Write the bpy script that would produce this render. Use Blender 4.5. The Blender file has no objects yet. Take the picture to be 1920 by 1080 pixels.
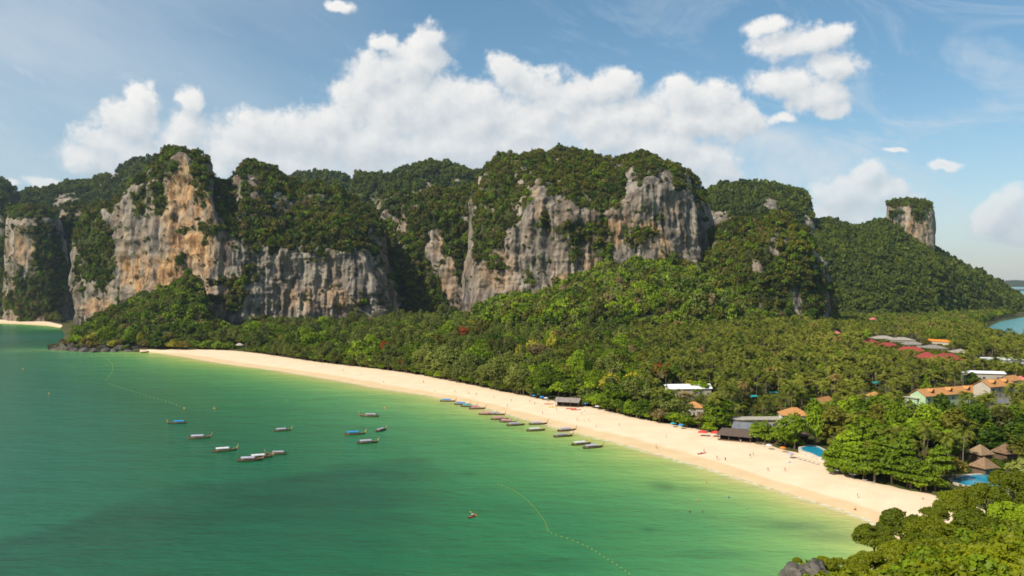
import bpy, bmesh, math, random
import numpy as np
from mathutils import Vector, Matrix, Euler

random.seed(7)
RNG = np.random.default_rng(7)
scene = bpy.context.scene
ROOT = scene.collection
R = math.radians

# ------------------------------------------------------------------ camera
F, CX, HY, H = 1507.0, 960.0, 532.0, 75.0       # focal length and horizon of the photograph in its 1920x1080 pixels, eye height in metres
cam_d = bpy.data.cameras.new('camera')
cam_d.sensor_width = 36.0
cam_d.lens = 36.0 * F / 1920.0
cam_d.shift_y = -8.0 / 1920.0
cam_d.clip_start = 1.0
cam_d.clip_end = 120000.0
cam = bpy.data.objects.new('camera', cam_d)
ROOT.objects.link(cam)
cam.location = (0, 0, H)
cam.rotation_euler = (R(90), 0, 0)
scene.camera = cam

# ------------------------------------------------------------------ light
SUN_EL = R(43)
SUN_DIR = Vector((-0.80 * math.cos(SUN_EL), -0.60 * math.cos(SUN_EL), math.sin(SUN_EL))).normalized()
sun_d = bpy.data.lights.new('sun', 'SUN')
sun_d.energy = 5.0
sun_d.angle = R(0.55)
sun_d.color = (1.0, 0.93, 0.82)
sun = bpy.data.objects.new('sun', sun_d)
ROOT.objects.link(sun)
sun.location = (-300, -300, 600)
sun.rotation_euler = SUN_DIR.to_track_quat('Z', 'Y').to_euler()

scene.view_settings.view_transform = 'Standard'
scene.view_settings.look = 'None'
scene.view_settings.gamma = 1.0
scene.view_settings.use_curve_mapping = False
scene.view_settings.exposure = 0.20
scene.render.engine = 'CYCLES'
cy = scene.cycles
cy.max_bounces = 5
cy.diffuse_bounces = 3
cy.glossy_bounces = 2
cy.transmission_bounces = 4
cy.transparent_max_bounces = 8
cy.volume_bounces = 0
cy.use_denoising = True
cy.caustics_reflective = False
cy.caustics_refractive = False
cy.filter_width = 1.7

# ------------------------------------------------------------------ node helper
class NT:
    def __init__(self, tree):
        self.t = tree; self.n = tree.nodes; self.l = tree.links
    def add(self, typ, ins=None, **attrs):
        nd = self.n.new(typ)
        for k, v in attrs.items(): setattr(nd, k, v)
        for k, v in (ins or {}).items(): self.put(nd.inputs[k], v)
        return nd
    def put(self, sock, v):
        if isinstance(v, bpy.types.NodeSocket): self.l.new(v, sock)
        elif isinstance(v, bpy.types.Node): self.l.new(v.outputs[0], sock)
        else:
            if isinstance(v, (tuple, list)) and sock.type == 'RGBA' and len(v) == 3: v = (*v, 1.0)
            sock.default_value = v
    def math(self, op, a, b=None, c=None, clamp=False):
        nd = self.n.new('ShaderNodeMath'); nd.operation = op; nd.use_clamp = clamp
        for i, v in enumerate((a, b, c)):
            if v is not None: self.put(nd.inputs[i], v)
        return nd.outputs[0]
    def vm(self, op, a, b=None, c=None):
        nd = self.n.new('ShaderNodeVectorMath'); nd.operation = op
        for i, v in enumerate((a, b, c)):
            if v is not None: self.put(nd.inputs[i], v)
        return nd.outputs['Value'] if op in ('LENGTH', 'DOT_PRODUCT', 'DISTANCE') else nd.outputs[0]
    def rng(self, v, a, b, c=0.0, d=1.0, smooth=False):
        nd = self.n.new('ShaderNodeMapRange')
        nd.interpolation_type = 'SMOOTHSTEP' if smooth else 'LINEAR'
        for i, x in enumerate((v, a, b, c, d)): self.put(nd.inputs[i], x)
        return nd.outputs[0]
    def mix(self, f, a, b):
        nd = self.n.new('ShaderNodeMix'); nd.data_type = 'RGBA'
        self.put(nd.inputs[0], f); self.put(nd.inputs[6], a); self.put(nd.inputs[7], b)
        return nd.outputs[2]
    def ramp(self, f, stops, interp='LINEAR'):
        nd = self.n.new('ShaderNodeValToRGB'); cr = nd.color_ramp; cr.interpolation = interp
        while len(cr.elements) < len(stops): cr.elements.new(0.5)
        for e, (p, c) in zip(cr.elements, stops):
            e.position = p; e.color = (*c, 1.0) if len(c) == 3 else c
        self.put(nd.inputs[0], f)
        return nd.outputs[0]
    def noise(self, vec, scale, detail=4.0, rough=0.55, dist=0.0, out=0):
        nd = self.add('ShaderNodeTexNoise', {'Vector': vec, 'Scale': scale, 'Detail': detail, 'Roughness': rough, 'Distortion': dist})
        return nd.outputs[out]

# ------------------------------------------------------------------ sky: clear-sky model and clouds as a function of direction
CLOUDS = [  # bearing / height of each puff, read off the photograph, in its pixels: x, y, half width, half height
 (792,84,34,32),(772,125,58,46),(712,155,68,48),(658,195,66,48),(618,232,72,44),(742,205,120,66),(842,195,58,42),(905,222,86,50),(985,246,76,40),
 (560,265,95,42),(470,258,68,44),(430,292,70,38),(650,278,190,56),(850,278,140,46),(500,315,120,32),(1000,290,90,30),
 (266,190,36,30),(242,222,48,38),(202,258,56,38),(172,292,50,28),(232,285,80,36),(362,198,28,28),(350,238,44,40),(330,272,50,34),
 (950,138,38,32),(1005,158,80,36),(1090,168,78,32),(1152,160,44,26),(1060,192,95,28),
 (1166,215,28,22),(1160,252,66,34),(1220,274,76,38),(1300,305,76,42),(1340,322,46,32),(1290,182,76,30),(1345,182,46,32),(1372,224,64,34),(1300,224,90,34),
 (1440,50,38,18),(1500,80,68,28),(1535,66,48,16),(1562,126,44,24),(1482,156,62,28),(1532,180,62,30),(1560,205,28,18),
 (1626,332,38,22),(1652,362,56,28),(1692,372,40,22),(1580,372,56,32),(1562,404,56,26),
 (1892,388,36,28),(1872,414,48,30),(1912,362,28,24),(1905,440,50,22),
 (880,185,60,36),(1130,225,70,36),(1205,205,50,30),(1010,210,80,36),(647,18,22,12),(718,84,28,20),(92,342,34,11),(1770,305,24,9),(910,297,20,10),(405,326,22,18),(15,345,22,8),(1665,282,24,6),(1480,220,28,12),
]
def px_dir(px, py):
    dx, dz = (px - CX) / F, (HY - py) / F
    return math.atan(dx), dz / math.sqrt(1 + dx * dx)
_rc = random.Random(5)
BLOBS = []
for (x, y, rx, ry) in CLOUDS:
    a, e = px_dir(x, y)
    k = 1.0 / (1 + ((x - CX) / F) ** 2)
    BLOBS.append((a, e, 1.18 * rx / F * k, 1.2 * ry / F * math.sqrt(k)))
for i in range(16):                                   # the same fair-weather cumulus all round, outside the frame as well
    a0 = 0.75 + (i + _rc.random()) / 16 * (2 * math.pi - 1.5)
    if a0 > math.pi: a0 -= 2 * math.pi
    e0 = _rc.uniform(0.06, 0.35)
    for j in range(2):
        BLOBS.append((a0 + _rc.uniform(-.06, .06), e0 + _rc.uniform(-.02, .03), _rc.uniform(.04, .09), _rc.uniform(.02, .045)))
HAZY = [(900,250,330,90),(420,275,200,60),(1220,270,220,70),(1440,275,110,44),(1400,335,130,40),(1500,310,110,50),(1240,215,130,50),(700,320,260,60),(1050,330,180,60),(1620,400,130,40),(250,300,180,50),(1890,420,90,50)]
HBL = []
for (x, y, rx, ry) in HAZY:
    a, e = px_dir(x, y); HBL.append((a, e, rx / F, ry / F))

def blob_group(name, blobs, k):
    g = bpy.data.node_groups.new(name, 'ShaderNodeTree')
    g.interface.new_socket('P', in_out='INPUT', socket_type='NodeSocketVector')
    g.interface.new_socket('Q', in_out='OUTPUT', socket_type='NodeSocketFloat')
    n = NT(g)
    gi = n.add('NodeGroupInput'); go = n.add('NodeGroupOutput')
    acc = None
    for (a, e, rx, ry) in blobs:
        v = n.vm('MULTIPLY_ADD', gi.outputs[0], (1 / rx, 1 / ry, 0), (-a / rx, -e / ry, 0))
        d = n.vm('LENGTH', v)
        acc = d if acc is None else n.math('SMOOTH_MIN', acc, d, k)
    n.put(go.inputs[0], n.math('SUBTRACT', 1.0, acc))
    return g

world = bpy.data.worlds.new('World')
scene.world = world
world.use_nodes = True
wt = world.node_tree
wt.nodes.clear()
w = NT(wt)
sky = w.add('ShaderNodeTexSky', sky_type='NISHITA')
sky.sun_disc = False
sky.sun_elevation = SUN_EL
sky.sun_rotation = math.atan2(SUN_DIR.x, SUN_DIR.y)
sky.altitude = 0.0
sky.air_density = 1.0
sky.dust_density = 0.6
sky.ozone_density = 2.2
tc = w.add('ShaderNodeTexCoord').outputs['Generated']
sp = w.add('ShaderNodeSeparateXYZ', {0: tc})
X, Y, Z = sp.outputs
az = w.math('ARCTAN2', X, Y)
hor = w.math('SQRT', w.math('ADD', w.math('MULTIPLY', X, X), w.math('MULTIPLY', Y, Y)))
el = w.math('DIVIDE', Z, w.math('MAXIMUM', hor, 0.02))
P = w.add('ShaderNodeCombineXYZ', {0: az, 1: el}).outputs[0]
cum = blob_group('cumulus', BLOBS, 0.18)
hzg = blob_group('thin_cloud', HBL, 0.3)
def density(vec, dirv):
    w1 = w.noise(dirv, 9.0, 2.0, 0.5, 0.0, 1)
    w2 = w.noise(dirv, 34.0, 3.0, 0.55, 0.0, 1)
    off = w.vm('ADD', w.vm('MULTIPLY_ADD', w1, (0.05, 0.035, 0), (-0.025, -0.0175, 0)), w.vm('MULTIPLY_ADD', w2, (0.02, 0.018, 0), (-0.01, -0.009, 0)))
    q = w.add('ShaderNodeGroup', node_tree=cum)
    w.put(q.inputs[0], w.vm('ADD', vec, off))
    f = w.noise(dirv, 22.0, 9.0, 0.66)
    f2 = w.noise(dirv, 75.0, 6.0, 0.6, 0.3)
    vor = w.add('ShaderNodeTexVoronoi', {'Vector': w.vm('ADD', dirv, w.vm('SCALE', w2, None)) , 'Scale': 30.0, 'Detail': 2.0, 'Roughness': 0.6}, feature='SMOOTH_F1')
    # billows: rounded cells
    bil = w.math('SUBTRACT', 0.5, vor.outputs['Distance'])
    n_ = w.math('ADD', w.math('ADD', w.math('MULTIPLY', w.math('SUBTRACT', f, 0.5), 1.7), w.math('MULTIPLY', w.math('SUBTRACT', f2, 0.5), 0.85)), w.math('MULTIPLY', bil, 0.55))
    return w.math('ADD', w.math('MULTIPLY', q.outputs[0], 1.15), w.math('ADD', n_, 0.24))
def fix_scale():
    for nd in wt.nodes:
        if nd.type == 'VECT_MATH' and nd.operation == 'SCALE': nd.inputs['Scale'].default_value = 0.03
den = density(P, tc)
LOFF = (-0.010, 0.016, 0.0)
# the same density a little way towards the sun, for the self shadow of the cloud
den2 = density(w.vm('ADD', P, LOFF), w.vm('ADD', tc, (-0.010, 0.0, 0.016)))
fix_scale()
mask = w.math('MULTIPLY', w.rng(den, -0.18, 0.56, 0, 1, True), w.rng(el, 0.07, 0.19, 0.62, 0.97))
lit = w.math('ADD', 0.56, w.math('MULTIPLY', w.math('SUBTRACT', den, den2), 0.42), clamp=True)
core = w.rng(den, 0.2, 1.6, 0.0, 0.22)
lit = w.math('SUBTRACT', lit, core, clamp=True)
lit = w.math('SUBTRACT', lit, w.rng(el, 0.11, 0.2, 0.10, 0.0), clamp=True)
ccol = w.ramp(lit, [(0.0, (5.6, 6.15, 6.7)), (0.35, (7.0, 7.4, 7.7)), (0.65, (8.7, 8.75, 8.7)), (1.0, (10.2, 9.95, 9.55))])
# thin cloud veil
hz = w.add('ShaderNodeGroup', node_tree=hzg); w.put(hz.inputs[0], P)
fn = w.noise(tc, 14.0, 6.0, 0.62)
thin = w.math('MULTIPLY', w.rng(hz.outputs[0], -0.35, 0.7, 0, 1, True), w.rng(fn, 0.34, 0.62, 0.35, 0.95))
# cirrus: long streaks, denser to the left and the upper right
rot = w.add('ShaderNodeVectorRotate', {'Vector': P, 'Angle': 0.35}, rotation_type='Z_AXIS').outputs[0]
cmap = w.vm('MULTIPLY', rot, (3.6, 11.0, 1.0))
ci = w.noise(cmap, 1.1, 8.0, 0.66, 0.9)
cir = w.math('MULTIPLY', w.rng(ci, 0.40, 0.82, 0, 0.85, True), w.rng(w.math('ABSOLUTE', w.math('ADD', az, 0.06)), 0.05, 0.42, 0.22, 1.0))
leftveil = w.math('MULTIPLY', w.rng(az, -0.05, -0.55, 0.0, 0.62), w.rng(w.noise(cmap, 0.8, 5.0, 0.6), 0.3, 0.6, 0.45, 1.0))
low = w.rng(el, 0.0, 0.22, 0.38, 0.06)
veil = w.math('MAXIMUM', w.math('MAXIMUM', cir, thin), w.math('MAXIMUM', leftveil, low))
hsv = w.add('ShaderNodeHueSaturation', {'Hue': 0.487, 'Saturation': 1.2, 'Value': 1.22, 'Color': sky.outputs[0]})
c1 = w.mix(veil, hsv.outputs[0], (7.0, 7.7, 8.3))
c2 = w.mix(mask, c1, ccol)
bg = w.add('ShaderNodeBackground', {'Color': c2, 'Strength': 0.085})
wo = w.add('ShaderNodeOutputWorld'); w.put(wo.inputs[0], bg.outputs[0])
world.cycles.sampling_method = 'MANUAL'
world.cycles.sample_map_resolution = 256

# ------------------------------------------------------------------ object helpers
def at(px, py, z=0.0):
    """where the line of sight through a pixel meets the level z"""
    yy = (H - z) * F / (py - HY)
    return Vector((yy * (px - CX) / F, yy, z))
def atd(px, py, yy):
    return Vector((yy * (px - CX) / F, yy, H + yy * (HY - py) / F))
def to_px(p):
    p = np.asarray(p, float)
    return CX + F * p[..., 0] / np.maximum(p[..., 1], 1.0), HY - F * (p[..., 2] - H) / np.maximum(p[..., 1], 1.0)

def tag(o, label=None, cat=None, group=None, kind=None):
    if label: o['label'] = label
    if cat: o['category'] = cat
    if group: o['group'] = group
    if kind: o['kind'] = kind
    return o
def mesh_np(name, v, f, mats=(), smooth=False, midx=None):
    """mesh from numpy arrays, all faces with the same number of corners"""
    me = bpy.data.meshes.new(name)
    v = np.asarray(v, np.float32); f = np.asarray(f, np.int32)
    me.vertices.add(len(v)); me.vertices.foreach_set('co', v.ravel())
    k = f.shape[1]
    me.loops.add(f.size); me.loops.foreach_set('vertex_index', f.ravel())
    me.polygons.add(len(f))
    me.polygons.foreach_set('loop_start', np.arange(0, f.size, k, dtype=np.int32))
    me.polygons.foreach_set('loop_total', np.full(len(f), k, np.int32))
    if midx is not None: me.polygons.foreach_set('material_index', np.asarray(midx, np.int32))
    me.polygons.foreach_set('use_smooth', np.full(len(f), smooth, bool))
    for m in mats: me.materials.append(m)
    me.update(calc_edges=True)
    return me
def fattr(me, name, arr):
    a = me.attributes.new(name, 'FLOAT', 'POINT')
    a.data.foreach_set('value', np.asarray(arr, np.float32).ravel())
def link(name, me, parent=None, loc=None, rz=None):
    o = bpy.data.objects.new(name, me); ROOT.objects.link(o)
    if parent is not None: o.parent = parent
    if loc is not None: o.location = loc
    if rz is not None: o.rotation_euler = (0, 0, rz)
    return o
def empty(name, loc=(0, 0, 0), rz=0.0):
    o = bpy.data.objects.new(name, None); ROOT.objects.link(o)
    o.location = loc; o.rotation_euler = (0, 0, rz); o.empty_display_size = 0.5
    return o
def grid_faces(nr, nc, off=0):
    i = np.arange(nr - 1)[:, None] * nc + np.arange(nc - 1)[None, :]
    i = i.ravel() + off
    return np.stack([i, i + 1, i + nc + 1, i + nc], 1)

class MB:
    """collects shapes, then links them as one mesh object"""
    def __init__(self): self.v = []; self.f = []; self.m = []
    def add(self, vs, fs, mi=0):
        o = len(self.v); self.v += [tuple(x) for x in vs]
        self.f += [tuple(i + o for i in q) for q in fs]; self.m += [mi] * len(fs)
    def box(self, x0, x1, y0, y1, z0, z1, mi=0):
        self.add([(x0,y0,z0),(x1,y0,z0),(x1,y1,z0),(x0,y1,z0),(x0,y0,z1),(x1,y0,z1),(x1,y1,z1),(x0,y1,z1)],
                 [(0,3,2,1),(4,5,6,7),(0,1,5,4),(1,2,6,5),(2,3,7,6),(3,0,4,7)], mi)
    def tube(self, pts, rads, n=6, mi=0, caps=True):
        pts = [Vector(p) for p in pts]; rings = []
        for i, p in enumerate(pts):
            d = (pts[min(i + 1, len(pts) - 1)] - pts[max(i - 1, 0)]).normalized()
            a = d.orthogonal().normalized() if i == 0 else (a - d * a.dot(d)).normalized()
            b = d.cross(a)
            r = rads[i] if isinstance(rads, (list, tuple)) else rads
            rings.append([p + (a * math.cos(2 * math.pi * k / n) + b * math.sin(2 * math.pi * k / n)) * r for k in range(n)])
        vs = [q for rg in rings for q in rg]; fs = []
        for i in range(len(rings) - 1):
            for k in range(n):
                k2 = (k + 1) % n
                fs.append((i * n + k, i * n + k2, (i + 1) * n + k2, (i + 1) * n + k))
        if caps:
            fs.append(tuple(range(n))[::-1]); fs.append(tuple(range((len(rings) - 1) * n, len(rings) * n)))
        self.add(vs, fs, mi)
    def rev(self, prof, n=10, mi=0, c=(0, 0, 0)):
        vs = []; fs = []
        for (r, z) in prof:
            for k in range(n):
                a = 2 * math.pi * k / n
                vs.append((c[0] + r * math.cos(a), c[1] + r * math.sin(a), c[2] + z))
        for i in range(len(prof) - 1):
            for k in range(n):
                k2 = (k + 1) % n
                fs.append((i * n + k, i * n + k2, (i + 1) * n + k2, (i + 1) * n + k))
        self.add(vs, fs, mi)
    def mesh(self, name, mats, smooth=False):
        me = bpy.data.meshes.new(name)
        me.from_pydata(self.v, [], self.f)
        mats = mats if isinstance(mats, (list, tuple)) else [mats]
        for m in mats: me.materials.append(m)
        me.polygons.foreach_set('material_index', self.m)
        me.polygons.foreach_set('use_smooth', [smooth] * len(self.f))
        me.update()
        return me
    def build(self, name, mats, parent=None, smooth=False, loc=None, rz=None):
        return link(name, self.mesh(name, mats, smooth), parent, loc, rz)
def copy_tree(o, parent=None):
    c = o.copy(); ROOT.objects.link(c); c.parent = parent
    for ch in list(o.children): copy_tree(ch, c)
    return c

# ------------------------------------------------------------------ numpy noise
def _hash(ix, iy, iz, s):
    h = (ix * 374761393 + iy * 668265263 + iz * 2147483647 + s * 1274126177) & 0xFFFFFFFF
    h = ((h ^ (h >> 13)) * 1274126177) & 0xFFFFFFFF
    h = ((h ^ (h >> 16)) * 2246822519) & 0xFFFFFFFF
    return ((h ^ (h >> 15)) & 0xFFFF) / 32767.5 - 1.0
def vnoise(p, s=0):
    p = np.asarray(p, np.float64); i = np.floor(p).astype(np.int64); f = p - i
    f = f * f * f * (f * (f * 6 - 15) + 10)
    x, y, z = i[:, 0], i[:, 1], i[:, 2]; fx, fy, fz = f[:, 0], f[:, 1], f[:, 2]
    def c(a, b, d): return _hash(x + a, y + b, z + d, s)
    l = lambda a, b, t: a + (b - a) * t
    return l(l(l(c(0,0,0), c(1,0,0), fx), l(c(0,1,0), c(1,1,0), fx), fy), l(l(c(0,0,1), c(1,0,1), fx), l(c(0,1,1), c(1,1,1), fx), fy), fz)
def fbm(p, octv=4, gain=0.5, s=0):
    p = np.asarray(p, float); a, t, tot = 1.0, 0.0, 0.0
    for o in range(octv):
        t = t + a * vnoise(p, s + o * 17); tot += a; a *= gain; p = p * 2.03 + 11.7
    return t / tot
def sstep(a, b, x):
    t = np.clip((x - a) / (b - a), 0, 1); return t * t * (3 - 2 * t)
def seg_dist(pts, poly):
    """least distance in plan from points to a polyline"""
    best = np.full(len(pts), 1e9)
    for a, b in zip(poly[:-1], poly[1:]):
        a = np.array(a[:2]); b = np.array(b[:2]); d = b - a
        t = np.clip(((pts - a) @ d) / max(d @ d, 1e-9), 0, 1)
        best = np.minimum(best, np.hypot(*(pts - a - t[:, None] * d).T))
    return best
def inside(pts, poly):
    x, y = pts[:, 0], pts[:, 1]; r = np.zeros(len(pts), bool)
    n = len(poly)
    for i in range(n):
        x0, y0 = poly[i][:2]; x1, y1 = poly[(i + 1) % n][:2]
        if y0 == y1: continue
        c = ((y0 > y) != (y1 > y)) & (x < (x1 - x0) * (y - y0) / (y1 - y0) + x0)
        r ^= c
    return r
def smooth_poly(pts, n):
    """resample a polyline evenly and round its corners"""
    p = np.array([list(q) for q in pts], float)
    d = np.r_[0, np.cumsum(np.linalg.norm(np.diff(p, axis=0), axis=1))]
    t = np.linspace(0, d[-1], n)
    q = np.stack([np.interp(t, d, p[:, k]) for k in range(p.shape[1])], 1)
    for _ in range(max(2, n // 40)):
        q[1:-1] = 0.25 * q[:-2] + 0.5 * q[1:-1] + 0.25 * q[2:]
    return q

# ------------------------------------------------------------------ materials
def new_mat(name):
    m = bpy.data.materials.new(name); m.use_nodes = True
    m.node_tree.nodes.clear()
    n = NT(m.node_tree)
    out = n.add('ShaderNodeOutputMaterial')
    return m, n, out
def principled(n, out, col, rough=0.8, spec=0.25, metal=0.0, bump=None, bstr=0.3, bdist=0.1):
    p = n.add('ShaderNodeBsdfPrincipled', {'Base Color': col, 'Roughness': rough, 'Specular IOR Level': spec, 'Metallic': metal})
    if bump is not None:
        b = n.add('ShaderNodeBump', {'Strength': bstr, 'Distance': bdist, 'Height': bump}); n.put(p.inputs['Normal'], b.outputs[0])
    n.put(out.inputs[0], p.outputs[0])
    return p
def simple_mat(name, col, rough=0.7, spec=0.3, var=0.25, scale=1.5, metal=0.0, bump=0.0):
    """one colour with grain, wear and a little unevenness between copies"""
    m, n, out = new_mat(name)
    oc = n.add('ShaderNodeTexCoord').outputs['Object']
    f = n.noise(oc, scale, 5.0, 0.6)
    rnd = n.add('ShaderNodeObjectInfo').outputs['Random']
    v = n.math('ADD', n.rng(f, 0.3, 0.7, 1 - var, 1 + var), n.rng(rnd, 0, 1, -var * .4, var * .4))
    c = n.vm('MULTIPLY', tuple(col), n.add('ShaderNodeCombineXYZ', {0: v, 1: v, 2: v}).outputs[0])
    principled(n, out, c, rough, spec, metal, f if bump else None, bump, 0.05)
    return m
def leaf_mat(name, dark, light, odd=None, odd_share=0.0, transl=0.24, field=True):
    """foliage: colour differs from plant to plant and, in patches, from twig to twig"""
    m, n, out = new_mat(name)
    rnd = n.add('ShaderNodeObjectInfo').outputs['Random']
    geo = n.add('ShaderNodeNewGeometry')
    isl = geo.outputs['Random Per Island']
    big = n.noise(geo.outputs['Position'], 0.011, 3.0, 0.6)
    f = n.math('ADD', n.math('MULTIPLY', rnd, 0.55), n.math('MULTIPLY', isl, 0.45))
    f = n.math('ADD', f, n.rng(big, 0.3, 0.7, -0.3, 0.3), clamp=True)
    c = n.mix(f, dark, light)
    if odd:
        r2 = n.math('FRACT', n.math('MULTIPLY', rnd, 37.17))
        c = n.mix(n.rng(r2, 1 - odd_share, 1 - odd_share + 0.004), c, odd)
    d = n.add('ShaderNodeBsdfDiffuse', {'Color': c, 'Roughness': 0.5})
    t = n.add('ShaderNodeBsdfTranslucent', {'Color': n.mix(0.5, c, n.vm('MULTIPLY', c, (1.5, 1.35, 0.5)))})
    g = n.add('ShaderNodeBsdfGlossy', {'Color': (0.8, 0.8, 0.8), 'Roughness': 0.45})
    s1 = n.add('ShaderNodeMixShader', {0: transl, 1: d.outputs[0], 2: t.outputs[0]})
    s2 = n.add('ShaderNodeMixShader', {0: 0.012, 1: s1.outputs[0], 2: g.outputs[0]})
    n.put(out.inputs[0], s2.outputs[0])
    return m
M = {}
M['leaf_green']  = leaf_mat('leaf_green', (0.028, 0.062, 0.004), (0.195, 0.270, 0.010))
M['leaf_hill']   = leaf_mat('leaf_hill', (0.022, 0.034, 0.004), (0.190, 0.178, 0.016), (0.22, 0.17, 0.06), 0.08)
M['leaf_far']    = leaf_mat('leaf_far', (0.030, 0.054, 0.008), (0.150, 0.180, 0.014))
M['leaf_olive']  = leaf_mat('leaf_olive', (0.075, 0.100, 0.018), (0.235, 0.260, 0.046))
M['leaf_lime']   = leaf_mat('leaf_lime', (0.13, 0.21, 0.008), (0.29, 0.38, 0.014))
M['leaf_yellow'] = leaf_mat('leaf_yellow', (0.26, 0.24, 0.02), (0.42, 0.38, 0.03))
M['leaf_gold']   = leaf_mat('leaf_gold', (0.13, 0.11, 0.015), (0.27, 0.20, 0.03))
M['leaf_flame']  = leaf_mat('leaf_flame', (0.22, 0.06, 0.012), (0.42, 0.12, 0.02))
M['leaf_near']   = leaf_mat('leaf_near', (0.050, 0.078, 0.004), (0.215, 0.235, 0.008))
M['leaf_palm']   = leaf_mat('leaf_palm', (0.065, 0.092, 0.010), (0.270, 0.275, 0.034), (0.30, 0.21, 0.06), 0.03)
M['bark'] = simple_mat('bark', (0.17, 0.13, 0.09), 0.9, 0.1, 0.35, 1.2)

# sea
m, n, out = new_mat('sea_water')
d = n.add('ShaderNodeAttribute', attribute_name='shore').outputs['Fac']
gr = n.add('ShaderNodeAttribute', attribute_name='weed').outputs['Fac']
off = n.add('ShaderNodeAttribute', attribute_name='blue').outputs['Fac']
pos = n.add('ShaderNodeNewGeometry').outputs['Position']
st = n.vm('MULTIPLY', pos, (0.55, 1.6, 1.0))
streak = n.noise(st, 0.011, 6.0, 0.62, 0.5)
patch = n.noise(pos, 0.02, 5.0, 0.6, 0.4)
dd = n.math('ADD', d, n.rng(streak, 0.3, 0.7, -9.0, 9.0))
dd = n.math('MAXIMUM', dd, n.math('MULTIPLY', d, 0.4))
x = n.math('POWER', n.math('DIVIDE', dd, 420.0), 0.5)
col = n.ramp(x, [(0.0, (0.60, 0.45, 0.20)), (0.09, (0.48, 0.45, 0.15)), (0.17, (0.32, 0.42, 0.11)), (0.26, (0.170, 0.345, 0.09)), (0.36, (0.074, 0.25, 0.078)), (0.47, (0.032, 0.170, 0.060)),
              (0.60, (0.012, 0.113, 0.044)), (0.80, (0.012, 0.110, 0.058)), (1.0, (0.018, 0.123, 0.092))])
weed_refl_n = n.math('MULTIPLY', gr, n.rng(n.noise(st, 0.03, 6.0, 0.65, 0.8), 0.32, 0.62, 0.25, 1.0))
col = n.mix(n.math('MULTIPLY', weed_refl_n, 0.85), col, (0.009, 0.062, 0.029))
spk = n.rng(n.noise(st, 0.045, 5.0, 0.6, 1.0), 0.60, 0.74, 0.0, 0.5)
col = n.mix(n.math('MULTIPLY', spk, n.rng(d, 25, 70, 0.0, 1.0)), col, (0.018, 0.082, 0.036))
col = n.mix(off, col, (0.075, 0.24, 0.22))
rip = n.noise(n.vm('MULTIPLY', pos, (0.35, 0.8, 1.0)), 0.35, 5.0, 0.65)
rip2 = n.noise(n.vm('MULTIPLY', pos, (0.5, 1.0, 1.0)), 0.06, 3.0, 0.5)
hgt = n.math('ADD', rip, n.math('MULTIPLY', rip2, 2.0))
fo = n.math('MULTIPLY', n.rng(d, 4.2, 0.8, 0.0, 1.0), n.rng(n.noise(pos, 0.35, 5.0, 0.7), 0.44, 0.58, 0.0, 0.75))
col = n.mix(fo, col, (0.78, 0.74, 0.64))
p = principled(n, out, col, 0.2, 0.12, 0.0, hgt, 0.8, 1.1)
M['sea'] = m

# sand
m, n, out = new_mat('sand')
wet = n.add('ShaderNodeAttribute', attribute_name='wet').outputs['Fac']
pos = n.add('ShaderNodeNewGeometry').outputs['Position']
a = n.noise(pos, 0.09, 6.0, 0.6)
b = n.noise(pos, 0.9, 5.0, 0.7)
foot = n.add('ShaderNodeTexVoronoi', {'Vector': pos, 'Scale': 0.7, 'Randomness': 1.0}).outputs['Distance']
dry = n.mix(n.rng(a, 0.35, 0.65), (0.70, 0.525, 0.345), (0.78, 0.60, 0.405))
dry = n.mix(n.rng(b, 0.45, 0.75, 0.0, 0.35), dry, (0.56, 0.43, 0.28))
wetc = n.mix(n.rng(a, 0.3, 0.7), (0.58, 0.415, 0.225), (0.65, 0.485, 0.285))
wf = n.math('ADD', wet, n.rng(n.noise(pos, 0.05, 4.0, 0.6), 0.3, 0.7, -0.18, 0.18), clamp=True)
col = n.mix(n.rng(wf, 0.25, 0.75, 0, 1, True), dry, wetc)
principled(n, out, col, 0.9, 0.12, 0.0, n.math('ADD', b, n.math('MULTIPLY', foot, 0.4)), 0.5, 0.25)
M['sand'] = m

# forest floor
m, n, out = new_mat('soil')
pos = n.add('ShaderNodeNewGeometry').outputs['Position']
a = n.noise(pos, 0.05, 6.0, 0.65)
col = n.ramp(a, [(0.3, (0.03, 0.04, 0.01)), (0.5, (0.06, 0.065, 0.018)), (0.7, (0.13, 0.10, 0.055))])
principled(n, out, col, 0.95, 0.1, 0.0, a, 0.5, 0.5)
M['soil'] = m

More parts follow.
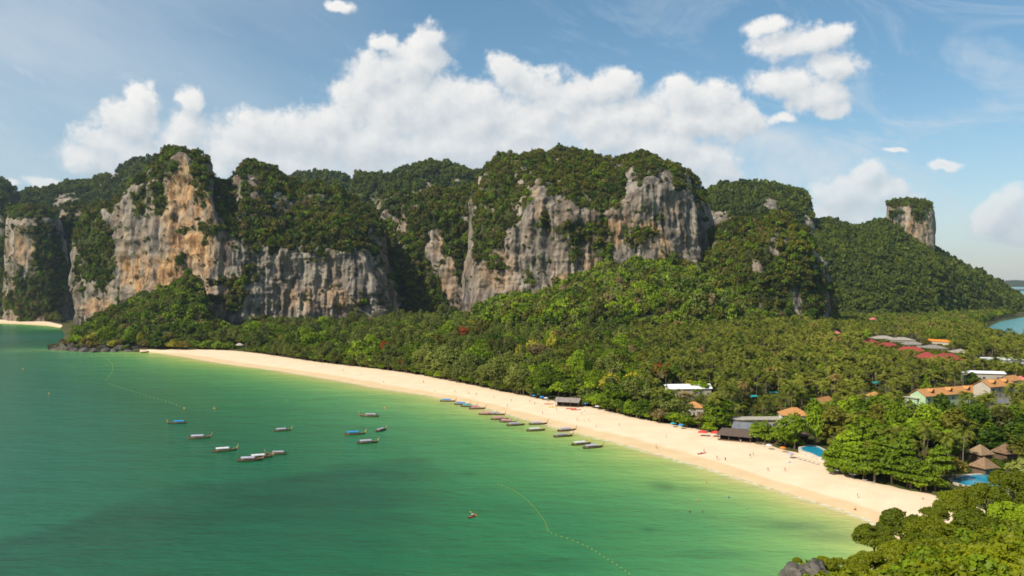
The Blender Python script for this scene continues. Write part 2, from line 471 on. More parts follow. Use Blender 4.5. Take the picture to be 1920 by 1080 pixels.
# karst limestone, with the dark mossy ground between the plants on it
def rock_mat(name, warm_gain=1.0, veg=(0.030, 0.036, 0.010), dark=1.0, gain=1.0):
    m, n, out = new_mat(name)
    rk = n.add('ShaderNodeAttribute', attribute_name='rock').outputs['Fac']
    wm = n.add('ShaderNodeAttribute', attribute_name='warm').outputs['Fac']
    pos = n.add('ShaderNodeNewGeometry').outputs['Position']
    sv = n.vm('ADD', n.vm('MULTIPLY', pos, (1.0, 1.0, 0.15)), n.vm('MULTIPLY', n.noise(pos, 0.035, 4.0, 0.6, 0.0, 1), (13.0, 13.0, 6.0)))
    s1 = n.noise(sv, 0.055, 7.0, 0.62, 0.35)
    s2 = n.noise(n.vm('ADD', sv, (311.0, 57.0, 91.0)), 0.12, 7.0, 0.66, 0.3)
    s3 = n.noise(n.vm('MULTIPLY', pos, (1.0, 1.0, 0.45)), 0.03, 5.0, 0.6)
    f4 = n.noise(pos, 0.25, 5.0, 0.7)
    grey = n.ramp(s1, [(0.28, (0.040, 0.037, 0.034)), (0.41, (0.115, 0.100, 0.082)), (0.52, (0.250, 0.215, 0.170)), (0.65, (0.39, 0.340, 0.268)), (0.80, (0.46, 0.40, 0.31))])
    wcol = n.ramp(s2, [(0.30, (0.20, 0.085, 0.03)), (0.44, (0.40, 0.20, 0.075)), (0.56, (0.51, 0.32, 0.155)), (0.72, (0.54, 0.43, 0.29))])
    wf = n.math('MULTIPLY', n.math('MULTIPLY', wm, warm_gain), n.rng(s3, 0.36, 0.56, 0.15, 1.0, True), clamp=True)
    col = n.mix(wf, grey, wcol)
    blk = n.math('MULTIPLY', n.rng(s2, 0.50, 0.38, 0.0, 0.78), n.rng(s3, 0.66, 0.44, 0.0, 1.0))
    col = n.mix(blk, col, (0.045 * dark, 0.045 * dark, 0.047 * dark))
    col = n.mix(n.rng(f4, 0.5, 0.75, 0.0, 0.45), col, (0.09, 0.085, 0.075))
    vc = n.mix(n.rng(f4, 0.35, 0.65), veg, (veg[0] * 2.2, veg[1] * 2.2, veg[2] * 1.8))
    mosk = n.math('ADD', rk, n.rng(n.noise(pos, 0.06, 6.0, 0.7), 0.3, 0.7, -0.35, 0.35), clamp=True)
    col = n.mix(n.rng(mosk, 0.3, 0.55, 0.0, 1.0, True), vc, col)
    if gain != 1.0: col = n.vm('MULTIPLY', col, (gain, gain, gain))
    hh = n.math('ADD', n.math('MULTIPLY', s1, 2.0), n.math('ADD', n.math('MULTIPLY', s2, 1.4), n.math('MULTIPLY', f4, 0.6)))
    principled(n, out, col, 0.92, 0.12, 0.0, hh, 0.9, 3.2)
    return m
M['rock'] = rock_mat('limestone')
M['rock_far'] = rock_mat('limestone_far', 0.5)
M['rock_near'] = rock_mat('limestone_near', 0.3, (0.05, 0.045, 0.015), 0.8, 0.62)
M['rock_shore'] = rock_mat('limestone_shore', 0.3, (0.05, 0.045, 0.015), 0.6, 0.42)

# ------------------------------------------------------------------ shore lines, in the plan of the bay
WATER_PX = [(-60,655),(60,657),(130,658),(205,661),(262,659),(300,662),(330,666.5),(420,682),(520,695),(620,711),(700,726),(780,738),(830,746),(905,763),(979,785),(1080,811),(1164,831),(1200,842),(1333,880),(1467,921),(1556,948),(1627,971),(1660,990),(1700,1030),(1760,1085)]
WATER = smooth_poly([at(*p)[:2] for p in WATER_PX[4:]], 240)
VEG_PX = [(262,655.5),(300,655),(360,654),(430,657),(480,662),(600,680),(700,691),(780,702),(852,716),(948,736),(1020,750),(1092,760),(1152,775),(1212,789),(1347,812),(1413,833),(1507,850),(1545,868),(1578,892),(1644,911),(1711,920),(1764,926),(1830,945),(1900,990)]
VEG = smooth_poly([at(*p, 2.4)[:2] for p in VEG_PX], 240)
FARB = smooth_poly([at(*p)[:2] for p in [(-120,601),(-20,606),(40,608),(90,611),(118,615.5)]], 40)
FAR_HI = smooth_poly([(1720 * (-120 - CX) / F, 1720), (1640 * (-20 - CX) / F, 1640), (1600 * (40 - CX) / F, 1600), (1540 * (90 - CX) / F, 1540), (1420 * (116 - CX) / F, 1420)], 40)
EAST = [tuple(at(*p)[:2]) for p in [(1990,668),(1925,650),(1868,640),(1846,628),(1843,616),(1868,603),(1915,594),(1990,588)]]
LAND = ([tuple(q) for q in VEG] + [(230,120),(150,30),(700,30)] + EAST + [(2300,3200),(1700,4200),(-2600,4200),(-2600,1800)] +
        [tuple(q) for q in FAR_HI] + [tuple(at(*p)[:2]) for p in [(128,628),(122,640),(150,652),(205,657)]])
LANDP = np.array(LAND)

# sea: one sheet to the horizon, finer towards the bay
ang = np.r_[np.linspace(-180, -46, 24)[:-1], np.linspace(-46, 46, 430), np.linspace(46, 180, 24)[1:]]
rad = np.r_[np.linspace(1.0, 110, 4)[:-1], np.geomspace(110, 2600, 300), np.geomspace(2600, 70000, 26)[1:]]
A, Rr = np.meshgrid(np.radians(ang), rad)
sv = np.stack([(Rr * np.sin(A)).ravel(), (Rr * np.cos(A)).ravel(), np.zeros(A.size)], 1)
sea_me = mesh_np('sea', sv, grid_faces(len(rad), len(ang))[:, ::-1], [M['sea']], True)
ds = np.minimum(np.minimum(seg_dist(sv[:, :2], WATER), seg_dist(sv[:, :2], FARB) * 1.6 + 14), 5000)
dr = seg_dist(sv[:, :2], [at(*p)[:2] for p in WATER_PX[1:6]]) * 1.5 + 24
ds = np.minimum(ds, dr)
spx, spy = to_px(sv)
front = sv[:, 1] > 20
edge = np.interp(spx, [-200, 0, 120, 250, 350, 500, 640, 800, 870, 1000], [1060, 1008, 978, 926, 904, 893, 866, 852, 900, 1100])
weed = sstep(-4, 16, spy - edge) * (1 - 0.75 * sstep(30, 210, spy - edge)) * (1 - sstep(700, 900, spx)) * front
weed = np.maximum(weed, 0.85 * np.exp(-(((spx - 40) / 150) ** 2 + ((spy - 652) / 19) ** 2)) * front)  # dark reflection off the headland, painted into the water colour through this mask
for (cx_, cy_, rx_, ry_, k_) in [(1245,912,28,9,.9),(1285,916,45,6,.6),(1480,985,70,11,.9),(1560,1006,60,9,.8),(1420,975,45,8,.6),(1300,965,60,9,.35),(1100,1028,40,5,.5),(1000,1060,110,14,.45),(1330,1040,80,9,.35),(1215,992,12,3,.7)]:
    weed = np.maximum(weed, k_ * np.exp(-(((spx - cx_ - (spy - cy_) * 1.5) / rx_) ** 2 + ((spy - cy_) / ry_) ** 2)) * front)
fattr(sea_me, 'shore', ds); fattr(sea_me, 'weed', weed)
east_side = sstep(250, 500, sv[:, 0] - 0.25 * sv[:, 1]) * front
fattr(sea_me, 'blue', np.clip(east_side + sstep(2600, 6000, np.hypot(sv[:, 0], sv[:, 1])), 0, 1))
tag(link('sea', sea_me), 'green shallow water of the bay fading to turquoise offshore', kind='structure')

# beach: strip from below the water line to under the first trees
def beach_strip(name, lo, hi, inland, label):
    nr = 14; t = np.r_[-0.9, -0.35, 0.0, 0.05, 0.11, 0.18, 0.27, 0.38, 0.5, 0.64, 0.78, 0.9, 1.0, 1.0]
    V_, Wt = [], []
    nrm = hi - lo; ln = np.linalg.norm(nrm, axis=1)[:, None]; nrm = nrm / ln
    for k, tt in enumerate(t):
        q = lo + (hi - lo) * tt if tt >= 0 else lo + nrm * tt * 26
        if k == nr - 1: q = hi + nrm * inland
        z = 2.4 * (1 - (1 - max(tt, 0)) ** 1.6) if tt >= 0 else tt * 2.6
        if k == nr - 1: z = 1.2
        zz = np.full(len(q), z) + (0.10 * fbm(np.c_[q * 0.11, q[:, 0] * 0], 3) if 0.1 < tt < 1 else 0)
        V_.append(np.c_[q, zz]); Wt.append(np.full(len(q), 1.0 - sstep(0.10, 0.34, tt)))
    v = np.concatenate(V_); me = mesh_np(name, v, grid_faces(nr, len(lo)), [M['sand']], True)
    fattr(me, 'wet', np.concatenate(Wt))
    tag(link(name, me), label, kind='structure')
# pair every point of the water line with the matching point of the tree line
def pair(lo, hi):
    out = []
    for q in lo:
        best = hi[np.argmin(np.hypot(*(hi - q).T))]
        out.append(best)
    out = np.array(out)
    for _ in range(12): out[1:-1] = .25 * out[:-2] + .5 * out[1:-1] + .25 * out[2:]
    return out
beach_strip('beach', WATER, pair(WATER, VEG), 16.0, 'pale sand beach curving along the bay')
fb_hi = FAR_HI
beach_strip('beach', FARB, fb_hi, 20.0, 'small far sand beach under the cliffs beyond the headland')

# ground: flat land behind the beach, rising gently to the foot of the cliffs
def ground_z(p):
    sd = seg_dist(p, np.r_[LANDP, LANDP[:1]]); ins = inside(p, LANDP); sd = np.where(ins, sd, -sd)
    z = np.where(sd > 0, 2.3 + np.minimum(sd, 14) * 0.07, 2.3 + sd * 0.5)
    z = z + 14 * sstep(60, 420, seg_dist(p, VEG)) * ins * sstep(560, 300, p[:, 0]) * sstep(20, 260, sd) + 0.8 * fbm(np.c_[p * 0.02, p[:, 0] * 0], 3) * sstep(10, 40, sd)
    return np.maximum(z, -4), sd
gx = np.arange(-1500, 2100, 9.0); gy = np.arange(40, 3500, 9.0)
GX, GY = np.meshgrid(gx, gy)
gp = np.stack([GX.ravel(), GY.ravel()], 1)
gz, gsd = ground_z(gp)
gf = grid_faces(len(gy), len(gx))
gf = gf[(gsd[gf] > -14).any(1)]
tag(link('ground', mesh_np('ground', np.c_[gp, gz], gf, [M['soil']], True)), 'wooded flat land behind the beach', kind='structure')
def gz1(x, y):
    return float(ground_z(np.array([[x, y]]))[0][0])

# ------------------------------------------------------------------ foliage shapes
def leaf_cloud(name, lobes, n_, size, mat, seed, up=0.25, shell=0.7, spread=0.75, flat=1.0):
    """leaf-sized faces spread through the outer part of several lobes (cx, cy, cz, rx, ry, rz)"""
    r = np.random.default_rng(seed)
    lob = np.array(lobes, float)
    wgt = lob[:, 3] * lob[:, 4] + lob[:, 3] * lob[:, 5]
    k = r.choice(len(lob), n_, p=wgt / wgt.sum())
    d = r.normal(size=(n_, 3)); d /= np.linalg.norm(d, axis=1)[:, None]
    d[:, 2] = np.where(d[:, 2] < -0.35, -d[:, 2], d[:, 2])
    rr = shell + (1 - shell) * r.random(n_) ** 0.6
    rr *= 1 + 0.22 * vnoise(d * 2.6 + k[:, None] * 7.3, seed)
    c = lob[k, :3] + d * lob[k, 3:6] * rr[:, None]
    nm = d + r.normal(size=(n_, 3)) * spread; nm[:, 2] += up
    nm /= np.linalg.norm(nm, axis=1)[:, None]
    t = np.cross(nm, r.normal(size=(n_, 3))); t /= np.linalg.norm(t, axis=1)[:, None]
    b = np.cross(nm, t)
    s = size * (0.6 + 0.8 * r.random(n_))[:, None]
    e = 0.62 + 0.3 * r.random(n_)[:, None]
    v = np.stack([c - t * s, c + b * s * e * 0.9 - nm * s * .15, c + t * s, c - b * s * e - nm * s * .15], 1).reshape(-1, 3)
    f = np.arange(n_ * 4).reshape(-1, 4)
    return mesh_np(name, v, f, [mat], False)
def dome_lobes(seed, r, h, n_, base=0.35, flat=0.8):
    q = random.Random(seed); L = [(0, 0, h * (base + .35), r * .62, r * .62, h * .33)]
    for i in range(n_):
        a = 2 * math.pi * (i + q.random() * .7) / n_; rr = r * q.uniform(.35, .68)
        s = r * q.uniform(.34, .52)
        L.append((rr * math.cos(a), rr * math.sin(a), h * q.uniform(base, base + .42), s, s, s * flat))
    return L
def trunk_mesh(name, seed, h, r, limbs=4, spread=2.2, lean=0.0):
    q = random.Random(seed); b = MB()
    top = Vector((lean, q.uniform(-.3, .3), h))
    pts = [Vector((0, 0, -0.8)), Vector((lean * .15, 0, h * .25)), Vector((lean * .5, .1, h * .6)), top]
    b.tube(pts, [r * 1.35, r, r * .75, r * .45], 7)
    for i in range(limbs):
        a = 2 * math.pi * (i + q.random() * .6) / limbs
        s = pts[2] + (top - pts[2]) * q.uniform(-.3, .5)
        e = s + Vector((math.cos(a) * spread, math.sin(a) * spread, q.uniform(.8, 2.2)))
        b.tube([s, (s + e) / 2 + Vector((0, 0, .3)), e], [r * .5, r * .36, r * .16], 5)
    return b.mesh(name, M['bark'], True)
def palm_crown(name, seed, n_=25, length=4.2):
    q = random.Random(seed); V_, F_ = [], []
    for i in range(n_):
        a = 2 * math.pi * i / n_ * 2.4 + q.uniform(-.2, .2)
        el0 = q.uniform(-.15, 1.15); L = length * q.uniform(.8, 1.1); droop = q.uniform(.9, 1.5)
        ca, sa = math.cos(a), math.sin(a)
        P_ = []
        for k in range(9):
            t = k / 8; th = el0 - droop * t * t * 1.25 + .15
            if k == 0: x, z = 0.0, 0.0
            else: x += L / 8 * math.cos(th); z += L / 8 * math.sin(th)
            P_.append(Vector((ca * x, sa * x, z)))
        side = Vector((-sa, ca, 0))
        for k in range(8):
            p0, p1 = P_[k], P_[k + 1]; w_ = 1.15 * math.sin(math.pi * min(1, (k + 1.2) / 9.6)) * L / 4.2
            d = (p1 - p0)
            for sgn in (1, -1):
                tip = p0 + d * 1.5 + side * sgn * w_ + Vector((0, 0, -w_ * .45 * q.uniform(.5, 1.4)))
                o = len(V_); V_ += [p0, p0 + d * .95, tip]; F_.append((o, o + 1, o + 2))
    return mesh_np(name, np.array([tuple(v) for v in V_]), np.array(F_), [M['leaf_palm']], False)
def palm_trunk(name, seed, h):
    q = random.Random(seed); l = q.uniform(-1.4, 1.4); b = MB()
    b.tube([(0, 0, -.8), (l * .1, 0, h * .3), (l * .4, .1, h * .65), (l, .2, h + .15)], [.24, .18, .15, .13], 7)
    return b.mesh(name, M['bark'], True), Vector((l, .2, h))

# prototypes for instances live in collections of their own, outside the scene
def proto_coll(name, meshes):
    c = bpy.data.collections.new(name)
    for i, me in enumerate(meshes):
        o = bpy.data.objects.new(f'{name}_{i:02d}', me); c.objects.link(o)
    return c
def merge_meshes(name, a, b, offs=(0, 0, 0)):
    bm = bmesh.new(); bm.from_mesh(a); n0 = len(bm.verts); nf = len(bm.faces)
    bm.from_mesh(b); bm.verts.ensure_lookup_table(); bm.faces.ensure_lookup_table()
    for v in bm.verts[n0:]: v.co += Vector(offs)
    k = len(a.materials)
    for f in bm.faces[nf:]: f.material_index += k
    me = bpy.data.meshes.new(name); bm.to_mesh(me); bm.free()
    for m_ in list(a.materials) + list(b.materials): me.materials.append(m_)
    return me
def clump(seed, n_, size, mat, flat=.75):
    q = random.Random(seed)
    L = [(0, 0, .15, .62, .62, .55)] + [(q.uniform(-.55, .55), q.uniform(-.55, .55), q.uniform(-.1, .45), q.uniform(.3, .5), q.uniform(.3, .5), q.uniform(.25, .45)) for _ in range(4)]
    return leaf_cloud('clump', L, n_, size, mat, seed)
HILL = proto_coll('hill_clump', [clump(10 + i, 170, .155, M['leaf_hill']) for i in range(4)] + [clump(30 + i, 170, .15, M['leaf_green']) for i in range(2)])
TALUS = proto_coll('slope_clump', [clump(110 + i, 190, .15, M['leaf_green']) for i in range(3)] + [clump(118, 190, .15, M['leaf_olive']), clump(119, 190, .15, M['leaf_hill']), clump(120, 190, .15, M['leaf_hill']), clump(121, 190, .15, M['leaf_lime'])])
FAR = proto_coll('far_clump', [clump(50 + i, 110, .19, M['leaf_far']) for i in range(3)])

def instancer(name, pts, coll, rot, scl, idx, label, kind='stuff'):
    me = bpy.data.meshes.new(name); me.vertices.add(len(pts))
    me.vertices.foreach_set('co', np.asarray(pts, np.float32).ravel())
    a = me.attributes.new('rot', 'FLOAT_VECTOR', 'POINT'); a.data.foreach_set('vector', np.asarray(rot, np.float32).ravel())
    a = me.attributes.new('scl', 'FLOAT_VECTOR', 'POINT'); a.data.foreach_set('vector', np.asarray(scl, np.float32).ravel())
    a = me.attributes.new('idx', 'INT', 'POINT'); a.data.foreach_set('value', np.asarray(idx, np.int32))
    o = link(name, me)
    g = bpy.data.node_groups.new(name + '_scatter', 'GeometryNodeTree')
    g.interface.new_socket('Geometry', in_out='INPUT', socket_type='NodeSocketGeometry')
    g.interface.new_socket('Geometry', in_out='OUTPUT', socket_type='NodeSocketGeometry')
    n = NT(g); gi = n.add('NodeGroupInput'); go = n.add('NodeGroupOutput')
    ci = n.add('GeometryNodeCollectionInfo'); ci.inputs['Collection'].default_value = coll
    ci.inputs['Separate Children'].default_value = True; ci.inputs['Reset Children'].default_value = True
    def na(nm, ty):
        nd = g.nodes.new('GeometryNodeInputNamedAttribute'); nd.data_type = ty; nd.inputs['Name'].default_value = nm
        return nd.outputs[0]
    ip = n.add('GeometryNodeInstanceOnPoints')
    n.put(ip.inputs['Points'], gi.outputs[0]); n.put(ip.inputs['Instance'], ci.outputs[0])
    ip.inputs['Pick Instance'].default_value = True
    n.put(ip.inputs['Instance Index'], na('idx', 'INT')); n.put(ip.inputs['Rotation'], na('rot', 'FLOAT_VECTOR')); n.put(ip.inputs['Scale'], na('scl', 'FLOAT_VECTOR'))
    n.put(go.inputs[0], ip.outputs[0])
    md = o.modifiers.new('scatter', 'NODES'); md.node_group = g
    tag(o, label, kind=kind)
    return o

# ------------------------------------------------------------------ cliffs and hills
VEGPTS = {'hill': [], 'far': [], 'talus': []}
def massif(name, cols, label, mat='rock', step=3.0, na=54, nb=40, setback=.10, rnd=1.9, flute=5.0, big=13.0, rough=5.0, patches=(), warm=(), density=26.0, size=5.2, pool='hill', rockbias=0.0, foot=-12, seed=1, back=140, ridge_noise=6.0, cliff_rock=1.0, warm0=0.15, free=False, jw=1.0):
    """cols: pixel column, foot row, lip row (top of the rock face), ridge row, distance of the foot, distance of the ridge"""
    c = np.array(cols, float)
    px = np.arange(c[0, 0], c[-1, 0] + .1, step)
    I = [np.interp(px, c[:, 0], c[:, k]) for k in range(1, 6)]
    ker = np.array([1, 2, 3, 2, 1]) / 9.0
    I = [np.convolve(np.pad(q, 2, mode='edge'), ker, 'valid') for q in I]
    pb, pl, pr, Yf, Yr = I
    jit = fbm(np.c_[px / (17.0 * jw), px * 0 + seed, px * 0], 3, .6, seed) * ridge_noise
    pr = pr + jit; pl = np.maximum(pl + fbm(np.c_[px / (26.0 * jw), px * 0 + seed + 9, px * 0], 3, .6, seed) * 9, pr + 2)
    zb = H + (HY - pb) / F * Yf
    # lip set back from the foot
    zl0 = H + (HY - pl) / F * Yf; Yl = Yf + setback * np.maximum(zl0 - zb, 5)
    zl = H + (HY - pl) / F * Yl; zr = H + (HY - pr) / F * Yr
    if not free: zr = np.maximum(zr, zl + 1)
    rows = []; ck = []
    rows.append((Yf - 2, zb + foot)); ck.append(0.9)
    for i in range(na + 1):
        t = i / na
        rows.append((Yf + (Yl - Yf) * t ** 1.2, zb + (zl - zb) * t)); ck.append(1.0)
    for i in range(1, nb + 1):
        s = i / nb
        rows.append((Yl + (Yr - Yl) * s, zl + (zr - zl) * (1 - (1 - s) ** rnd))); ck.append(max(0.0, 1 - s * 8))
    for k in (.15, .4, .7, 1.0):
        rows.append((Yr + back * k, (zr - (zr + 6) * k) if free else zr - (zr - np.minimum(zb, zr)) * k ** 2 * .9)); ck.append(0)
    Ym = np.stack([r_[0] for r_ in rows]); Zm = np.stack([r_[1] for r_ in rows])
    Xm = Ym * (px - CX) / F
    Pm = np.stack([Xm, Ym, Zm], 2); nr, nc = Ym.shape
    def normals(Pm):
        du = np.gradient(Pm, axis=1); dv = np.gradient(Pm, axis=0)
        N = np.cross(du, dv); return N / np.maximum(np.linalg.norm(N, axis=2), 1e-6)[..., None]
    N = normals(Pm)
    N[N[..., 1] > .9] *= 1
    flat = Pm.reshape(-1, 3); ckv = np.repeat(np.array(ck)[:, None], nc, 1).ravel()
    fl = 1 - np.abs(fbm(flat * np.array([1 / 17., 1 / 17., 1 / 150.]), 4, .55, seed + 3)) * 2.2
    fl2 = fbm(flat * np.array([1 / 6., 1 / 6., 1 / 26.]), 3, .6, seed + 33)
    bg_ = fbm(flat * np.array([1 / 75., 1 / 75., 1 / 95.]), 3, .5, seed + 5)
    rg = fbm(flat / 22., 4, .55, seed + 8)
    blw = np.abs(fbm(flat * np.array([1 / 38., 1 / 38., 1 / 30.]), 4, .55, seed + 61))
    led = fbm(np.c_[flat[:, :2] / 60., flat[:, 2] / 11.], 3, .55, seed + 67)
    amp = ckv * (flute * fl + flute * .5 * fl2 + .6 * flute * rg + flute * (1.5 * blw - .5) + flute * .45 * led) + (1 - ckv) * rough * (rg * 1.3 + .55 * fl) + big * bg_
    edge_ = np.ones((nr, nc)); edge_[0] = .3
    hcol = np.clip((zr - zb) / 60.0, .15, 1) if not free else np.ones(nc)
    disp = amp.reshape(nr, nc) * edge_ * hcol[None, :]
    Nd = N.copy(); Nd[..., 2] *= .5
    Pd = Pm + Nd * disp[..., None]
    N2 = normals(Pd)
    flat2 = Pd.reshape(-1, 3)
    vx, vy = to_px(flat2)
    blw_ = 0
    steep = sstep(.62, .30, np.abs(N2[..., 2])).ravel()
    pn = fbm(flat2 / np.array([34., 34., 46.]), 4, .6, seed + 21)
    rock = np.clip(cliff_rock * ckv * (.95 - .45 * sstep(.15, .5, led)) + (1 - ckv) * (.70 * steep + .14) + pn * .75 - .08 + rockbias * (1 - ckv), 0, 1)
    pn2 = fbm(flat2 / np.array([16., 16., 22.]), 3, .6, seed + 44)
    for (cx_, cy_, rx_, ry_, k_) in patches:
        e = np.sqrt(((vx - cx_) / rx_) ** 2 + ((vy - cy_) / ry_) ** 2) + pn2 * .55
        rock = np.clip(rock + k_ * sstep(1.15, .7, e), 0, 1)
    wrm = np.clip(warm0 + .25 * pn, 0, 1)
    for (cx_, cy_, rx_, ry_, k_) in warm:
        e = np.sqrt(((vx - cx_) / rx_) ** 2 + ((vy - cy_) / ry_) ** 2) + pn2 * .5
        wrm = np.clip(wrm + k_ * sstep(1.2, .5, e), 0, 1)
    me = mesh_np(name, flat2, grid_faces(nr, nc), [M[mat]], True)
    fattr(me, 'rock', rock); fattr(me, 'warm', wrm)
    tag(link(name, me), label, kind='structure')
    # plants wherever it is not bare rock
    r = np.random.default_rng(seed * 13 + 1)
    a0 = Pd[:-1, :-1]; a1 = Pd[:-1, 1:]; b0 = Pd[1:, :-1]; b1 = Pd[1:, 1:]
    area = .5 * (np.linalg.norm(np.cross(a1 - a0, b0 - a0), axis=2) + np.linalg.norm(np.cross(a1 - b1, b0 - b1), axis=2))
    rk = rock.reshape(nr, nc); rk = (rk[:-1, :-1] + rk[1:, 1:]) / 2
    ledge = sstep(.12, .42, fbm(((a0 + b1) / 2).reshape(-1, 3) / np.array([30., 30., 13.]), 3, .6, seed + 71)).reshape(rk.shape)
    dens = np.where(rk < .42, 1.0, np.where(rk < .6, .35, 0.02 + .24 * ledge)) / (density * 1.3)
    area[:, :][-3:] *= .3
    cnt = r.poisson(np.minimum(area, 400) * dens)
    ii, jj = np.nonzero(cnt); rep = cnt[ii, jj]
    ii = np.repeat(ii, rep); jj = np.repeat(jj, rep); k = len(ii)
    u = r.random((k, 1)); v = r.random((k, 1))
    p = (a0[ii, jj] * (1 - u) + a1[ii, jj] * u) * (1 - v) + (b0[ii, jj] * (1 - u) + b1[ii, jj] * u) * v
    nn = N2[ii, jj]
    tocam = np.array([0, 0, H]) - p; tocam /= np.linalg.norm(tocam, axis=1)[:, None]
    face = (nn * tocam).sum(1) > -.25
    qx, qy = to_px(p)
    ok = face & (qx > -160) & (qx < 2080) & (p[:, 2] > 3)
    p, nn, rr = p[ok], nn[ok], rk[ii, jj][ok]
    s = size * (.55 + 1.15 * r.random(len(p)) ** 1.7) * np.where(rr > .42, .5, 1.0)
    p = p + nn * (s * .12)[:, None]
    VEGPTS[pool].append(np.c_[p, s, rr])
    return Pd

# ------------------------------------------------------------------ people: one continuous body per pose
SKIN = simple_mat('skin', (0.50, 0.30, 0.19), 0.6, 0.3, 0.15)
HAIR = simple_mat('hair', (0.035, 0.025, 0.018), 0.6, 0.3, 0.2)
CLOTH = {k: simple_mat('cloth_' + k, c, 0.85, 0.15, 0.2) for k, c in
         dict(red=(.55,.05,.04), blue=(.05,.13,.40), white=(.75,.75,.72), black=(.03,.03,.035), green=(.06,.25,.10), pink=(.65,.22,.32), yellow=(.65,.48,.06), grey=(.22,.22,.24)).items()}
def skeleton(pose):
    J = dict(pelvis=(0,0,.95), belly=(0,0,1.1), chest=(0,0,1.3), neck=(0,0,1.47), head=(.02,0,1.60), crown=(.01,0,1.72), nose=(.11,0,1.60))
    for s, n in ((1, 'l'), (-1, 'r')):
        J['sh' + n] = (0, .18 * s, 1.41); J['el' + n] = (-.02, .25 * s, 1.13); J['ha' + n] = (.07, .26 * s, .89); J['fi' + n] = (.11, .26 * s, .80)
        J['hi' + n] = (0, .10 * s, .91); J['kn' + n] = (.02, .11 * s, .50); J['an' + n] = (-.03, .11 * s, .09); J['to' + n] = (.15, .12 * s, .035)
    if pose == 'walk':
        J.update(knl=(.20,.10,.53), anl=(.24,.10,.11), tol=(.42,.10,.06), knr=(-.08,-.11,.50), anr=(-.36,-.11,.17), tor=(-.24,-.11,.05),
                 ell=(-.14,.24,1.15), hal=(-.10,.25,.92), fil=(-.08,.25,.83), elr=(.10,-.24,1.15), har=(.24,-.22,.96), fir=(.30,-.21,.89))
    if pose == 'sit':
        for k in J: J[k] = (J[k][0], J[k][1], J[k][2] - .80)
        for s, n in ((1, 'l'), (-1, 'r')):
            J['hi' + n] = (.04, .10 * s, .13); J['kn' + n] = (.40, .15 * s, .42); J['an' + n] = (.62, .14 * s, .08); J['to' + n] = (.80, .15 * s, .05)
            J['el' + n] = (.12, .27 * s, .38); J['ha' + n] = (.36, .22 * s, .44); J['fi' + n] = (.43, .20 * s, .43)
        for k in ('chest', 'neck', 'head', 'crown', 'nose'): J[k] = (J[k][0] + .05, J[k][1], J[k][2])
    if pose == 'wave':
        J.update(ell=(.05,.36,1.50), hal=(.10,.34,1.78), fil=(.12,.33,1.88))
    return J
BONES = [('pelvis','belly'),('belly','chest'),('chest','neck'),('neck','head'),('head','crown'),('head','nose')]
for _n in 'lr': BONES += [('chest','sh'+_n),('sh'+_n,'el'+_n),('el'+_n,'ha'+_n),('ha'+_n,'fi'+_n),('pelvis','hi'+_n),('hi'+_n,'kn'+_n),('kn'+_n,'an'+_n),('an'+_n,'to'+_n)]
RAD = dict(pelvis=(.14,.12), belly=(.13,.11), chest=(.15,.12), neck=(.055,.055), head=(.095,.10), crown=(.06,.06), nose=(.02,.02), sh=(.065,.065), el=(.043,.043), ha=(.03,.035), fi=(.02,.03), hi=(.09,.09), kn=(.06,.06), an=(.042,.042), to=(.035,.03))
def person_meshes(pose):
    J = skeleton(pose); keys = list(J)
    me = bpy.data.meshes.new('body_' + pose)
    me.from_pydata([J[k] for k in keys], [(keys.index(a), keys.index(b)) for a, b in BONES], [])
    o = bpy.data.objects.new('body_' + pose, me); ROOT.objects.link(o)
    md = o.modifiers.new('skin', 'SKIN'); md.use_smooth_shade = True
    if not me.skin_vertices: me.attributes  # layer is made by the modifier
    bm = bmesh.new(); bm.from_mesh(me); lay = bm.verts.layers.skin.verify(); bm.verts.ensure_lookup_table()
    for i, k in enumerate(keys):
        r_ = RAD.get(k) or RAD[k[:2]]
        bm.verts[i][lay].radius = r_; bm.verts[i][lay].use_root = (k == 'pelvis')
    bm.to_mesh(me); bm.free()
    sb = o.modifiers.new('sub', 'SUBSURF'); sb.levels = 1; sb.render_levels = 1
    dg = bpy.context.evaluated_depsgraph_get(); dg.update()
    body = bpy.data.meshes.new_from_object(o.evaluated_get(dg)); body.name = 'body_' + pose
    bpy.data.objects.remove(o)
    body.materials.clear(); body.materials.append(SKIN)
    dz = -.80 if pose == 'sit' else 0
    def shell(name, test, off):
        bm = bmesh.new(); bm.from_mesh(body); bm.normal_update()
        kill = [f for f in bm.faces if not test(f.calc_center_median() - Vector((0, 0, dz)))]
        for v in bm.verts: v.co += v.normal * off
        bmesh.ops.delete(bm, geom=kill, context='FACES')
        m_ = bpy.data.meshes.new(name); bm.to_mesh(m_); bm.free(); return m_
    kz = .62 if pose != 'sit' else .85
    parts = {'shorts': shell('shorts', lambda c: kz < c.z < 1.02 and abs(c.y) < (.215 if pose != 'sit' else .3) and (pose != 'sit' or c.x < .36), .018),
             'shirt': shell('shirt', lambda c: 1.0 < c.z < 1.46 and abs(c.y) < .25, .02),
             'hair': shell('hair', lambda c: c.z > 1.60 and c.x < .085 or (c.z > 1.52 and c.x < -.03), .02)}
    parts['hair'].materials.append(HAIR)
    return body, parts
POSES = {p_: person_meshes(p_) for p_ in ('stand', 'walk', 'sit', 'wave')}
_shells = {}
def cloth_mesh(pose, part, colour):
    k = (pose, part, colour)
    if k not in _shells:
        me = POSES[pose][1][part].copy(); me.materials.clear(); me.materials.append(CLOTH[colour]); _shells[k] = me
    return _shells[k]
